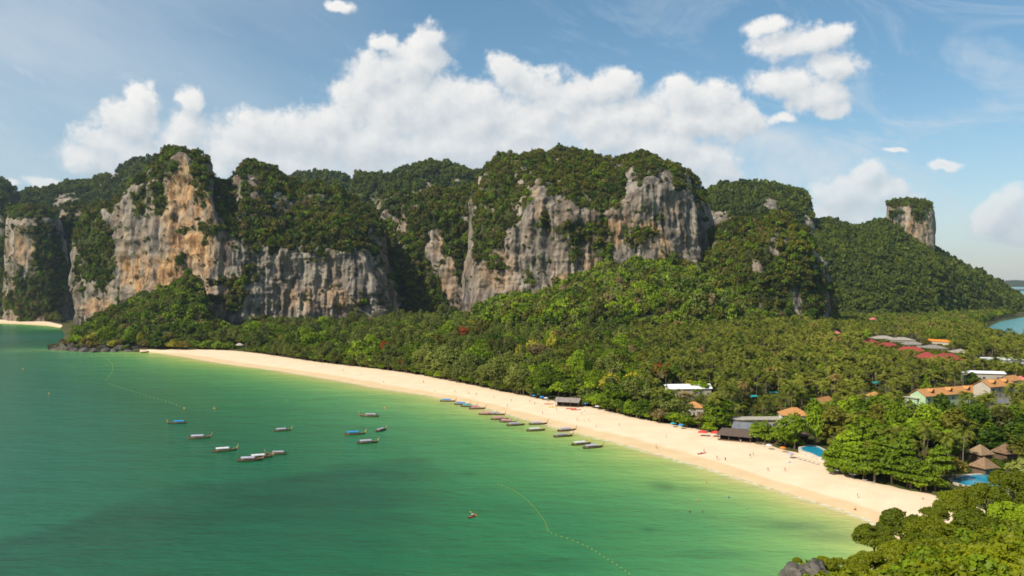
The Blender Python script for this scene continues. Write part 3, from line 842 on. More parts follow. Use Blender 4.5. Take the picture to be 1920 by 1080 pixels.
def person(loc, rz, pose, top, bottom, label, group='people on the beach'):
    o = link('person', POSES[pose][0], None, loc, rz)
    o.scale = (1.03,) * 3
    tag(o, label, 'person', group)
    link('shorts', cloth_mesh(pose, 'shorts', bottom), o)
    if top: link('shirt', cloth_mesh(pose, 'shirt', top), o)
    link('hair', POSES[pose][1]['hair'], o)
    return o
# far ranges first
massif('hill', [(-140,600,420,345,2050,2350),(-60,600,420,338,2050,2350),(5,600,420,343,2050,2350),(30,600,430,372,2050,2400),(70,600,420,360,2100,2450),(140,600,410,349,2100,2450),(200,600,400,336,2100,2450),(240,600,385,312,2100,2450),(285,600,370,297,2100,2450),(315,600,375,312,2100,2450),(345,600,390,352,2100,2450),(380,600,480,440,2100,2450)],
       'long blue-green forested ridge behind the cliffs at the left', 'rock_far', na=26, nb=26, density=75, size=9, pool='far', seed=2, setback=.35, patches=[(60,400,40,30,-.6),(240,350,40,40,-.7),(120,385,30,25,.5),(215,330,12,14,.6)], cliff_rock=.55)
massif('hill', [(500,600,460,420,2300,2600),(545,600,400,340,2300,2600),(580,600,380,328,2300,2600),(610,600,380,327,2300,2600),(650,600,390,334,2300,2600),(690,600,460,420,2300,2600)],
       'low round green hilltop far behind the cliffs', 'rock_far', na=16, nb=22, density=80, size=9, pool='far', seed=3, setback=.4, cliff_rock=.3)
massif('hill', [(640,600,440,400,1950,2200),(668,600,380,334,1950,2200),(700,600,375,330,1950,2200),(735,600,375,334,1950,2200),(760,600,370,322,1950,2200),(785,600,370,318,1950,2200),(810,600,365,307,1950,2200),(845,600,365,312,1950,2200),(875,600,370,322,1950,2200),(905,600,380,330,1950,2200),(940,600,440,400,1950,2200)],
       'rocky wooded ridge behind the gap between the two great cliffs', 'rock_far', na=26, nb=24, density=70, size=8.5, pool='far', seed=4, setback=.2, patches=[(700,352,24,10,.4),(845,342,16,12,.4)], cliff_rock=.45)
massif('hill', [(1300,600,480,440,1750,2000),(1322,600,420,372,1750,2000),(1345,600,410,358,1750,2000),(1380,600,400,353,1750,2000),(1440,600,395,355,1750,2000),(1485,600,400,361,1750,2000),(1510,600,405,374,1750,2000),(1519,600,420,392,1750,2000),(1530,600,520,500,1750,2000)],
       'flat-topped wooded hill between the great cliff and the far ridge', 'rock_far', na=30, nb=26, density=60, size=8, pool='far', seed=5, setback=.12, patches=[(1425,390,80,28,-.8),(1445,385,12,18,.7),(1340,415,16,26,.5)], cliff_rock=.7)
massif('hill', [(1460,612,470,450,1500,1900),(1505,612,470,418,1500,1950),(1545,612,470,416,1500,1950),(1580,612,480,424,1500,1950),(1605,612,485,432,1500,1950),(1640,612,480,418,1500,1950),(1672,612,480,412,1520,1960),(1700,614,490,440,1540,1980),(1752,614,500,465,1600,2000),(1790,612,520,490,1700,2000),(1830,609,535,512,1800,2050),(1870,604,552,534,1900,2150),(1900,598,562,551,2000,2250),(1925,592,570,566,2100,2300),(1990,586,585,583,2200,2350)],
       'long forested ridge sloping down to the east bay', 'rock', na=30, nb=60, density=42, size=6.5, pool='far', seed=6, setback=1.3, rnd=1.25, big=10, flute=1.0, cliff_rock=.0, rockbias=-.3, back=300)
massif('rock_tower', [(1662,470,455,440,1905,1925),(1664,470,402,386,1900,1930),(1672,470,396,379,1895,1930),(1700,474,396,376,1890,1930),(1730,476,396,378,1890,1930),(1746,476,400,388,1896,1930),(1752,476,410,398,1904,1930),(1754,480,470,460,1910,1930)],
       'square limestone tower with a bushy top on the far ridge', 'rock', step=1.5, na=40, nb=12, density=22, size=4.2, pool='hill', seed=7, setback=.03, big=3, flute=3.0, ridge_noise=2, back=25, foot=-60, rnd=2.4, patches=[(1678,405,16,24,-.55),(1722,400,14,16,-.7)], warm=[(1700,435,26,26,.6),(1728,420,12,30,.35)], warm0=.3)
# left part
massif('cliff', [(-140,605,420,360,1750,1900),(-40,605,420,355,1750,1900),(2,605,420,362,1750,1900),(16,605,440,385,1750,1900),(40,605,500,470,1750,1900)],
       'shaded wooded cliff at the left edge of the bay', 'rock_far', na=40, nb=26, density=45, size=6.5, pool='far', seed=8, setback=.2, patches=[(10,520,40,80,-.6)], cliff_rock=.6)
massif('cliff', [(8,604,560,540,1640,1660),(18,604,430,402,1580,1640),(35,604,412,391,1560,1640),(60,604,408,388,1555,1640),(90,602,412,394,1560,1640),(105,602,430,405,1575,1640),(128,600,500,470,1600,1650),(145,600,590,580,1640,1660)],
       'stout rock pillar with a bushy cap standing over the far beach', 'rock', na=60, nb=16, density=28, size=5.2, seed=9, setback=.06, big=8, flute=6, back=60, cliff_rock=.8, patches=[(75,470,10,60,-.5),(45,570,40,30,-.5),(70,560,40,40,-.5),(95,480,20,60,-.5),(110,520,18,60,-.6)], warm=[(35,480,20,80,.3),(70,470,20,40,.35)], warm0=.2)
massif('cliff', [(98,600,560,540,1640,1680),(110,600,420,390,1640,1700),(132,600,410,380,1630,1700),(155,600,415,382,1630,1700),(168,600,440,400,1640,1700),(185,600,560,540,1650,1700)],
       'narrow dark wooded pinnacle between the pillar and the great orange cliff', 'rock', na=40, nb=16, density=30, size=5.5, seed=10, setback=.10, back=60, cliff_rock=.25)
# the great orange cliff: left face, prow, right face
massif('cliff', [(138, 602, 560, 540, 1390, 1420), (146, 604, 440, 420, 1350, 1410), (160, 604, 410, 398, 1335, 1400), (190, 606, 395, 384, 1300, 1390), (215, 606, 410, 382, 1280, 1380), (240, 604, 380, 368, 1255, 1370), (265, 603, 352, 342, 1235, 1350), (290, 602, 345, 322, 1215, 1330), (308, 602, 312, 298, 1195, 1300), (325, 602, 300, 290, 1180, 1280), (345, 604, 297, 287, 1168, 1270), (362, 606, 318, 291, 1155, 1270), (380, 608, 352, 298, 1140, 1265), (390, 609, 372, 312, 1130, 1265), (402, 609, 420, 345, 1128, 1275), (418, 608, 440, 342, 1131, 1300), (440, 606, 462, 340, 1135, 1310), (455, 605, 466, 312, 1138, 1320), (475, 604, 468, 304, 1142, 1330), (495, 602, 466, 312, 1146, 1330), (520, 600, 468, 330, 1151, 1340), (545, 598, 472, 342, 1156, 1360), (570, 596, 476, 352, 1161, 1370), (600, 594, 470, 350, 1167, 1380), (630, 592, 478, 356, 1173, 1390), (655, 590, 478, 374, 1178, 1390), (680, 588, 490, 386, 1183, 1390), (698, 586, 530, 392, 1186, 1390), (714, 584, 560, 405, 1190, 1390), (726, 582, 575, 450, 1226, 1400), (745, 582, 578, 520, 1283, 1420)],
       'great orange and grey limestone cliff with a pointed prow at the left', 'rock', step=2.0, na=100, nb=56, density=24, size=5.0, seed=11, setback=.07, rnd=1.7, big=11, flute=6.5, rough=8, foot=-30, back=160, rockbias=.07,
       patches=[(160,440,20,70,-.6),(152,520,14,30,-.3),(185,480,30,70,-.75),(215,540,20,40,-.3),(180,575,30,20,.4),(275,375,38,42,-.45),(262,430,20,30,.4),(375,345,16,48,-.6),(330,300,26,18,-.35),(345,330,16,60,.5),(300,350,8,50,-.4),(445,560,16,30,-.7),(640,500,26,22,.3),(560,440,170,40,-.45),(480,340,26,20,.35),(600,372,26,12,.35)],
       warm=[(335,400,34,110,.95),(380,440,26,110,1.0),(300,520,70,45,.9),(250,480,30,60,.35),(410,540,22,70,.4),(610,560,60,30,.5),(560,560,30,30,.25),(180,580,30,24,.6)], warm0=.12)
# valley behind, then the wooded shoulder
massif('hill', [(690,584,520,500,1480,1560),(712,584,430,372,1470,1580),(740,584,430,364,1460,1580),(775,584,430,368,1460,1580),(800,584,440,380,1460,1580),(830,584,500,470,1480,1580)],
       'dark wooded saddle between the orange cliff and the green shoulder', 'rock', na=30, nb=30, density=32, size=6, seed=12, setback=.35, cliff_rock=.15)
massif('cliff', [(732,580,560,540,1330,1380),(746,582,470,440,1320,1400),(765,582,430,388,1310,1410),(790,582,410,362,1305,1420),(820,582,405,358,1300,1420),(850,582,405,358,1300,1420),(880,580,405,352,1310,1420),(900,580,420,380,1330,1430),(920,580,520,500,1360,1430)],
       'steep green shoulder with bare rock ribs left of the broad cliff', 'rock', na=70, nb=34, density=24, size=5.0, seed=13, setback=.14, rnd=1.7, cliff_rock=.18, big=13, patches=[(815,465,16,40,.75),(838,520,14,40,.85),(860,555,16,30,.6),(825,490,24,20,.3)], warm=[(835,500,20,60,.5)], warm0=.2)
# the broad cliff
massif('cliff', [(868,588,570,556,1255,1290),(878,588,520,470,1235,1290),(888,586,470,375,1220,1330),(905,584,462,330,1205,1370),(925,582,458,305,1192,1390),(945,580,452,294,1184,1400),(970,578,425,300,1176,1400),(995,576,392,294,1170,1395),(1015,575,372,290,1166,1390),(1035,572,388,290,1164,1390),(1060,568,398,289,1162,1385),(1085,564,402,288,1162,1380),(1105,562,398,290,1162,1380),(1130,558,400,300,1162,1380),(1150,556,398,306,1160,1370),(1165,556,388,296,1158,1350),(1185,556,368,293,1158,1345),(1205,556,352,294,1158,1345),(1222,556,345,302,1160,1345),(1235,556,352,316,1162,1340),(1250,556,348,313,1166,1340),(1270,558,356,322,1172,1330),(1290,560,374,338,1182,1320),(1308,562,392,352,1196,1310),(1320,564,420,372,1214,1300),(1330,566,460,410,1240,1290),(1342,570,560,540,1280,1310)],
       'broad grey limestone cliff with wooded summit in the middle', 'rock', step=2.0, na=96, nb=52, density=23, size=4.8, seed=14, setback=.08, rnd=1.75, big=12, flute=6.0, rough=8, foot=-30, back=160, cliff_rock=.9, rockbias=.10,
       patches=[(935,385,50,60,-.6),(925,440,30,30,-.3),(1060,420,60,30,-.4),(1150,375,22,24,-.4),(1010,372,18,26,.6),(990,400,40,14,.35),(1070,470,24,40,-.2),(1120,415,20,26,-.3),(1185,350,14,34,.7),(1250,345,14,26,.6),(1140,400,20,40,-.3),(1290,420,22,40,-.2),(1100,345,60,26,-.3),(1240,395,20,20,-.35),(900,450,26,40,-.4)],
       warm=[(1110,480,16,60,.75),(1150,440,30,30,.45),(1215,440,30,30,.7),(1240,470,20,28,.75),(930,510,36,40,.4),(1055,535,26,26,.5),(960,570,50,24,.25),(1010,385,18,30,.45),(1180,430,60,30,.25)], warm0=.1)
# wooded peak right of it
massif('hill', [(1318,600,560,545,1230,1300),(1332,602,500,462,1180,1300),(1350,606,480,432,1150,1290),(1385,608,470,418,1120,1270),(1420,610,460,408,1100,1260),(1455,612,455,398,1100,1260),(1485,614,460,406,1100,1260),(1505,614,468,430,1110,1260),(1528,614,485,462,1125,1250),(1545,614,520,500,1140,1240),(1556,614,570,555,1160,1230),(1568,614,600,596,1180,1230)],
       'steep jungle-covered peak with small rock faces right of the broad cliff', 'rock', na=70, nb=40, density=24, size=5.2, seed=15, setback=.22, rnd=1.6, cliff_rock=.05, big=16, rough=9, rockbias=-.05, patches=[(1495,575,10,40,.75),(1550,580,8,34,.8),(1452,462,10,22,.6),(1440,395,10,20,.5),(1476,448,8,14,.5),(1416,500,8,20,.4)])
# wooded talus slopes
massif('hill', [(890,640,600,590,930,1190),(930,640,604,572,900,1190),(985,642,600,556,890,1185),(1040,642,596,540,880,1180),(1085,644,590,522,870,1175),(1120,644,586,508,870,1172),(1160,645,582,496,870,1170),(1200,646,580,490,870,1168),(1235,646,580,494,870,1168),(1270,646,584,506,875,1168),(1300,646,588,512,880,1170),(1335,646,594,522,890,1172),(1370,646,600,548,900,1172),(1410,646,608,580,930,1160),(1450,644,616,606,980,1120)],
       'wooded slope running up to the foot of the broad cliff', 'rock', na=14, nb=70, density=44, size=7.4, seed=16, setback=1.5, rnd=1.0, cliff_rock=0, flute=1, big=7, rough=7, rockbias=-.25, back=30, pool='talus')
massif('hill', [(140,640,632,626,960,1050),(165,642,628,606,935,1120),(200,643,626,586,925,1130),(240,643,624,572,918,1130),(275,643,622,554,915,1130),(305,643,620,544,915,1120),(330,643,620,534,915,1110),(352,643,620,522,915,1100),(366,643,620,520,915,1095),(378,643,622,548,915,1085),(388,643,624,596,918,1060),(420,644,628,616,925,1020),(450,646,634,628,940,1000)],
       'dark wooded mound at the foot of the orange cliff', 'rock', na=14, nb=60, density=24, size=5.0, seed=17, setback=1.0, rnd=1.1, cliff_rock=0.1, flute=2, big=6, rough=6, rockbias=-.2, back=25, pool='talus', patches=[(242,612,8,14,.9)])
massif('headland', [(90,655,653,651,915,925),(98,657,650,646,910,935),(112,658,648,643,905,960),(135,659,649,642,895,985),(165,660,651,642,890,990),(200,660,651,643,890,985),(240,660,651,645,892,975),(290,659,651,647,900,965),(340,657,652,649,910,950),(380,655.5,653,652,920,940)],
       'low dark rocky point below the bushes', 'rock_shore', step=1.5, na=24, nb=20, density=1e9, size=2, seed=18, setback=.25, cliff_rock=1.0, flute=3.5, big=3, rough=3, foot=-4, back=60, ridge_noise=3, jw=.4)
# near hillside under the viewpoint, lower right
massif('hillside', [(1432,2700,2690,1640,56,112),(1446,2700,2690,1640,56,112),(1470,1420,1300,1110,56,118),(1520,1380,1250,1095,56,120),(1560,1360,1210,1120,56,120),(1640,1340,1190,1115,56,132),(1700,1330,1180,1080,56,142),(1760,1320,1170,1040,56,150),(1830,1310,1160,1010,56,156),(1920,1300,1150,985,56,160),(2050,1290,1130,945,56,164),(2200,1280,1120,930,56,166)],
       'near wooded hillside at the lower right', 'rock', step=4, na=8, nb=50, density=1e9, size=1, seed=19, setback=.1, rnd=1.0, flute=.6, big=1.2, rough=1.2, foot=-20, back=22, ridge_noise=3, cliff_rock=.3, free=True)
massif('rock_spur', [(1452,1260,1230,1215,100,108),(1460,1220,1130,1110,100,110),(1468,1210,1105,1085,101,112),(1480,1200,1090,1068,102,113),(1492,1190,1078,1060,103,114),(1502,1185,1076,1062,103,114),(1514,1180,1070,1050,104,114),(1526,1180,1068,1052,104,114),(1538,1180,1080,1066,104,114),(1550,1190,1100,1085,104,113),(1562,1210,1180,1170,104,113)],
       'jagged grey limestone spur at the edge of the near hillside', 'rock_near', step=.8, na=60, nb=16, density=1e9, size=1, seed=20, setback=.25, rnd=1.6, flute=1.1, big=.4, rough=.6, foot=-20, back=12, ridge_noise=34, jw=.45, cliff_rock=1.6, rockbias=.8, free=True, warm0=.05)

for pool, coll, nv, lab in (('hill', HILL, 6, 'dense jungle covering the cliff tops and slopes'), ('far', FAR, 3, 'jungle on the farther hills'), ('talus', TALUS, 7, 'brighter green woods on the slopes below the cliffs')):
    q = np.concatenate(VEGPTS[pool]); k = len(q); r = np.random.default_rng(3)
    rot = np.c_[r.uniform(-.25, .25, k), r.uniform(-.25, .25, k), r.uniform(0, 6.28, k)]
    s = q[:, 3]; scl = np.c_[s * r.uniform(.85, 1.15, k), s * r.uniform(.85, 1.15, k), s * r.uniform(.85, 1.7, k)]
    print('VEG', pool, k)
    instancer('hill_forest', q[:, :3], coll, rot, scl, r.integers(0, nv, k), lab)

# ------------------------------------------------------------------ buildings
BM = {k: simple_mat(k, c, rg, .25, v, sc) for k, (c, rg, v, sc) in dict(
    roof_white=((.78,.78,.76),.5,.12,.6), roof_grey=((.24,.205,.175),.7,.25,.5), roof_slate=((.15,.155,.165),.7,.25,.5), roof_brown=((.11,.075,.055),.85,.3,.7),
    roof_red=((.26,.045,.035),.7,.25,.8), roof_orange=((.46,.22,.075),.8,.22,.8), roof_thatch=((.20,.125,.07),.95,.4,1.6), roof_straw=((.235,.16,.09),.95,.35,1.6), roof_beige=((.34,.30,.235),.85,.3,.5), roof_pink=((.60,.16,.15),.6,.15,.8),
    wall_white=((.55,.53,.49),.8,.12,.8), wall_green=((.36,.48,.28),.8,.15,.8), wall_cream=((.42,.37,.29),.8,.15,.8), wall_wood=((.16,.10,.06),.8,.3,1.2), wall_dark=((.07,.06,.055),.8,.3,1.0),
    window_dark=((.02,.025,.03),.15,.1,1.), post_wood=((.14,.09,.05),.8,.3,2.), pool_tile=((.05,.40,.48),.12,.12,.4), deck_stone=((.52,.45,.36),.85,.2,.8), tarp_teal=((.02,.30,.30),.6,.15,1.), orange_paint=((.62,.20,.03),.5,.1,1.)).items()}
KEEP = []      # pixel boxes in which a building, pool or the like must stay in sight: x0, y0, x1, y1, distance
FOOT = []      # footprints: x, y, radius
def roof_mesh(kind, w, d, rise, over, z):
    b = MB(); x, y = w / 2 + over, d / 2 + over; t = .18
    if kind == 'flat': b.box(-x, x, -y, y, z, z + .35)
    elif kind == 'gable':
        for s in (1, -1):
            b.add([(-x, s*y, z), (x, s*y, z), (x, 0, z+rise), (-x, 0, z+rise), (-x, s*y, z-t), (x, s*y, z-t), (x, 0, z+rise-t), (-x, 0, z+rise-t)],
                  [(0,1,2,3),(7,6,5,4),(0,4,5,1),(1,5,6,2),(3,7,4,0),(2,6,7,3)])
    elif kind == 'gable_end':
        for s in (1, -1):
            b.add([(s*x, -y, z), (s*x, y, z), (0, y, z+rise), (0, -y, z+rise), (s*x, -y, z-t), (s*x, y, z-t), (0, y, z+rise-t), (0, -y, z+rise-t)],
                  [(0,1,2,3),(7,6,5,4),(0,4,5,1),(1,5,6,2),(3,7,4,0),(2,6,7,3)])
    elif kind == 'shed':
        b.add([(-x,-y,z),(x,-y,z),(x,y,z+rise),(-x,y,z+rise),(-x,-y,z-t),(x,-y,z-t),(x,y,z+rise-t),(-x,y,z+rise-t)], [(0,1,2,3),(7,6,5,4),(0,4,5,1),(1,5,6,2),(3,7,4,0),(2,6,7,3)])
    else:
        r_ = max(0.01, x - y) if kind == 'hip' else .01
        ry = 0 if kind == 'hip' else 0
        b.add([(-x,-y,z),(x,-y,z),(x,y,z),(-x,y,z),(-r_,ry,z+rise),(r_,ry,z+rise),(-x,-y,z-t),(x,-y,z-t),(x,y,z-t),(-x,y,z-t)],
              [(0,1,5,4),(1,2,5),(2,3,4,5),(3,0,4),(6,9,8,7),(0,6,7,1),(1,7,8,2),(2,8,9,3),(3,9,6,0)])
    return b
def house(name, px, py, eave, w, d, roof, rise, rot, rm, wm, label, cat='house', group=None, over=.7, open_front=False, wins=0, storeys=1, dorm=0, keep=None, foot=None, sunk=0.0, gz_=None, ridge_cap=False):
    g = 3.5 if gz_ is None else gz_
    p = at(px, py, g + eave)
    if gz_ is None:
        g = max(gz1(p.x, p.y), 2.4); p = at(px, py, g + eave)
    t = empty(name, (p.x, p.y, g), rot)
    tag(t, label, cat, group)
    b = MB()
    if open_front:
        b.box(-w/2, w/2, d/2 - .2, d/2, -1, eave); b.box(-w/2, -w/2 + .2, -d*.1, d/2 - .2, -1, eave); b.box(w/2 - .2, w/2, -d*.1, d/2 - .2, -1, eave)
        b.build('wall', BM[wm], t)
        k = max(2, int(w / 4))
        for i in range(k + 1):
            q = MB(); xx = -w/2 + .15 + (w - .3) * i / k; q.box(xx - .1, xx + .1, -d/2 + .05, -d/2 + .25, -1, eave); q.build('post', BM['post_wood'], t)
        q = MB(); q.box(-w/2, w/2, -d/2, d/2 - .25, -.6, .18); q.build('floor_deck', BM['post_wood'], t)
    else:
        b.box(-w/2, w/2, -d/2, d/2, -1.5, eave)
        if roof == 'gable': b.add([(-w/2,-d/2,eave),(-w/2,d/2,eave),(-w/2,0,eave+rise*.86),(w/2,-d/2,eave),(w/2,d/2,eave),(w/2,0,eave+rise*.86)], [(0,2,1),(3,4,5)])
        if roof == 'gable_end': b.add([(-w/2,-d/2,eave),(w/2,-d/2,eave),(0,-d/2,eave+rise*.86)], [(0,1,2)])
        b.build('wall', BM[wm], t)
    rf = roof_mesh(roof, w, d, rise, over, eave).build('roof', BM[rm], t)
    if roof in ('gable', 'hip'):
        r_ = w/2 + over - (d/2 + over if roof == 'hip' else 0)
        if r_ > .5:
            q = MB(); q.box(-r_, r_, -.14, .14, eave + rise - .05, eave + rise + .12); q.build('ridge_cap', BM[rm], rf)
    for s in range(storeys):
        for i in range(wins):
            xx = -w/2 + w * (i + .5) / wins; z0 = .9 + s * 3.0
            q = MB(); q.box(xx - .75, xx + .75, -d/2 - .05, -d/2 + .02, z0, z0 + 1.45); wn = q.build('window', BM['window_dark'], t)
            q = MB()
            for (a0, a1, c0, c1) in ((-.85,.85,-.1,0),(-.85,.85,1.45,1.55),(-.85,-.75,0,1.45),(.75,.85,0,1.45),(-.03,.03,0,1.45)): q.box(xx+a0, xx+a1, -d/2-.10, -d/2-.03, z0+c0, z0+c1)
            q.build('frame', BM['wall_white'], wn)
    if wins and not open_front:
        q = MB(); q.box(-w/2 + w/wins - .45, -w/2 + w/wins + .45, -d/2 - .06, -d/2 + .02, 0, 2.1); q.build('door', BM['wall_wood'], t)
    for i in range(dorm):
        xx = -w/2 + w * (i + .5) / dorm
        q = MB(); q.box(xx - 1.1, xx + 1.1, -d*.36, -d*.08, eave + rise*.18, eave + rise*.72); dm = q.build('dormer', BM['wall_wood'], t)
        q = MB()
        for s in (1, -1): q.add([(xx+s*1.5,-d*.42,eave+rise*.62),(xx+s*1.5,0,eave+rise*.62),(xx,0,eave+rise*1.05),(xx,-d*.42,eave+rise*1.05)], [(0,1,2,3)])
        q.build('dormer_roof', BM[rm], dm)
    yy = p.y
    if keep: KEEP.append((*keep, yy + d))
    FOOT.append((p.x, p.y, foot or .55 * math.hypot(w, d)))
    return t
R1 = math.radians
house('hall', 1291, 727, 5.0, 27, 9, 'gable', 2.4, R1(6), 'roof_white', 'wall_cream', 'long white metal-roofed hall among the palms behind the beach', 'hall', wins=6, keep=(1246,708,1334,729))
house('annexe', 1262, 725, 4.0, 9, 6, 'shed', 1.0, R1(6), 'roof_white', 'wall_white', 'small white lean-to at the left end of the long white hall', 'shed', keep=(1246,716,1262,726))
house('house', 1301, 762, 4.5, 10, 8.5, 'hip', 2.6, R1(-12), 'roof_orange', 'wall_cream', 'small orange-roofed house in front of the long white hall', wins=2, keep=(1287,741,1316,762))
house('beach_shack', 1066, 752, 2.8, 14, 7, 'gable', 2.0, R1(-22), 'roof_grey', 'wall_wood', 'open wooden beach shack with weathered grey roof behind the kayaks', 'shack', open_front=True, keep=(1042,735,1088,757))
house('beach_hut', 449, 647, 3.4, 8, 7, 'hip', 2.4, 0, 'roof_beige', 'wall_white', 'pale hut at the far left end of the main beach', 'hut', open_front=True, keep=(437,637,460,655))
house('restaurant', 1381, 814, 2.6, 15, 9, 'shed', 1.6, R1(-30), 'roof_brown', 'wall_dark', 'low dark brown-roofed open beach restaurant facing the sand', 'restaurant', open_front=True, keep=(1346,792,1412,828))
house('hall', 1410, 802, 3.4, 16, 8, 'gable', 2.4, R1(-26), 'roof_slate', 'wall_dark', 'slate-grey pitched roof hall just behind the dark beach restaurant', 'hall', wins=4, keep=(1382,783,1440,803))
house('pavilion', 1420, 785, 4.2, 25, 8, 'flat', .3, R1(2), 'roof_beige', 'wall_cream', 'long flat pale-roofed pavilion behind the slate-grey hall', 'pavilion', wins=7, keep=(1372,774,1470,790))
house('house', 1489, 776, 7.0, 13, 10, 'hip', 3.2, R1(-8), 'roof_orange', 'wall_white', 'two-storey white house with broad orange hip roof behind the restaurants', wins=3, storeys=2, keep=(1464,755,1514,790))
house('restaurant', 1478, 812, 3.4, 17, 9, 'hip', 2.8, R1(-22), 'roof_brown', 'wall_wood', 'brown hip-roofed restaurant beside the blue pool', 'restaurant', open_front=True, keep=(1436,788,1508,816))
gb = 'orange-roofed green buildings'
house('guesthouse', 1772, 737, 6.6, 44, 10, 'gable', 3.4, R1(24), 'roof_orange', 'wall_green', 'long pale green guesthouse with orange roof and three dark dormers', 'guesthouse', gb, wins=9, storeys=2, dorm=3, keep=(1722,708,1818,752))
house('guesthouse', 1722, 745, 6.0, 12, 8, 'flat', .3, R1(24), 'roof_beige', 'wall_green', 'pale green flat-roofed block at the left end of the long guesthouse', 'guesthouse', gb, wins=2, storeys=2, keep=(1706,742,1740,758))
house('guesthouse', 1864, 722, 6.4, 22, 10, 'gable', 3.4, R1(26), 'roof_orange', 'wall_cream', 'orange-roofed guesthouse with two dormers further right than the green one', 'guesthouse', gb, wins=4, storeys=2, dorm=2, keep=(1840,700,1886,724))
house('guesthouse', 1893, 712, 5.4, 10, 8, 'gable', 2.6, R1(30), 'roof_orange', 'wall_white', 'small orange-roofed house between the dormered guesthouse and the pink-roofed hut', 'guesthouse', gb, keep=(1884,702,1906,714))
house('hut', 1913, 712, 4.4, 6, 6, 'pyr', 2.4, 0, 'roof_pink', 'wall_white', 'white hut with bright pinkish red roof at the right edge', 'hut', wins=1, keep=(1904,702,1920,720))
house('shelter', 1843, 699, 4.6, 24, 5, 'shed', 1.0, R1(-16), 'roof_white', 'wall_cream', 'long narrow white roof behind the orange guesthouses', 'shelter', wins=3, keep=(1818,688,1870,702))
house('villa', 1880, 673, 6.4, 29, 22, 'flat', .4, R1(-3), 'roof_white', 'wall_white', 'modern white flat-roofed villa near the east bay', 'villa', wins=6, storeys=2, keep=(1846,659,1912,680))
rg = 'red-roofed resort houses'
for (px, py, w, d, rot, lb, kp) in [(1630,643,16,11,-10,'leftmost red-roofed resort house beside the pale grey roofs',(1618,631,1644,644)),(1664,651,22,12,-10,'wide red-roofed resort house second from the left',(1644,637,1684,652)),
        (1707,659,25,12,-12,'widest dark red roof in the middle of the resort',(1684,643,1728,660)),(1738,670,14,11,-8,'small red-roofed resort house left of the front gabled one',(1724,658,1752,671)),(1776,673,22,12,-14,'front red-roofed resort house at the right end of the row',(1752,656,1800,674))]:
    house('resort_house', px, py, 4.4, w, d + 2, 'hip', 4.4, R1(rot), 'roof_red', 'wall_cream', lb, 'house', rg, wins=3, storeys=1, keep=(kp[0], kp[1], kp[2], kp[3] + 6))
gg = 'grey-roofed resort blocks'
for (px, py, w, d, rot, rm, lb, kp) in [(1655,634,26,13,-6,'roof_beige','left pale grey-beige roof behind the red resort roofs',(1634,626,1676,634)),(1690,637,26,13,-8,'roof_beige','middle pale grey-beige roof behind the red resort roofs',(1672,627,1712,640)),(1712,645,20,12,-10,'roof_grey','darker grey roof just above the widest red roof',(1690,637,1728,646)),
        (1748,652,24,12,-8,'roof_grey','broad weathered grey roof right of the red roofs',(1728,640,1770,655)),(1800,660,16,10,-10,'roof_beige','small pale grey roof at the right end of the resort',(1785,651,1816,662))]:
    house('resort_block', px, py, 4.2, w, d + 5, 'hip', 3.0, R1(rot), rm, 'wall_cream', lb, 'building', gg, wins=3, keep=(kp[0], kp[1], kp[2], kp[3] + 3))
house('pavilion', 1760, 640, 4.0, 30, 5, 'gable', 2.2, R1(-50), 'orange_paint', 'wall_cream', 'long narrow bright orange roof behind the grey resort roofs', 'pavilion', keep=(1744,629,1778,645))
th = 'thatched bungalows by the big pool'
for (px, py, rm, lb, kp) in [(1838,849,'roof_straw','thatched bungalow left of the other one further back, above the pool',(1824,830,1856,850)),(1885,847,'roof_thatch','thatched bungalow further right, beyond the big pool',(1868,830,1902,850)),(1845,874,'roof_thatch','thatched bungalow nearest the big blue pool',(1824,854,1866,878))]:
    house('bungalow', px, py, 2.8, 5.6, 5.6, 'pyr', 3.6, R1(20), rm, 'wall_wood', lb, 'bungalow', th, over=1.0, wins=1, keep=kp)
house('hut', 1718, 884, 2.8, 5, 4.5, 'pyr', 2.4, R1(10), 'roof_thatch', 'wall_wood', 'small reddish brown hut roof among the trees behind the beach end', 'hut', wins=1, keep=(1708,868,1727,886))
house('house', 1640, 742, 4.4, 7, 7, 'pyr', 2.6, R1(15), 'roof_orange', 'wall_white', 'small house with pyramid orange roof in the middle of the palm grove', wins=1, keep=(1629,728,1650,744))
house('house', 1543, 752, 4.4, 12, 6, 'gable', 2.4, R1(40), 'roof_orange', 'wall_cream', 'narrow orange-roofed house beside teal tarpaulins in the palm grove', wins=2, keep=(1530,736,1560,752))
house('house', 1870, 754, 4.4, 9, 7, 'gable', 2.2, R1(-10), 'roof_slate', 'wall_cream', 'cream house with dark roof below the orange guesthouses', wins=2, keep=(1866,742,1888,762))
house('hut', 1568, 625, 3.4, 9, 8, 'hip', 3.2, 0, 'roof_pink', 'wall_wood', 'small red-roofed hut under the jungle-covered peak', 'hut', keep=(1561,617,1575,627))
house('hut', 1636, 599, 4.0, 11, 8, 'hip', 3.0, 0, 'roof_pink', 'wall_white', 'tiny red-roofed hut low on the far forested ridge', 'hut', keep=(1628,592,1644,600), gz_=12.0)
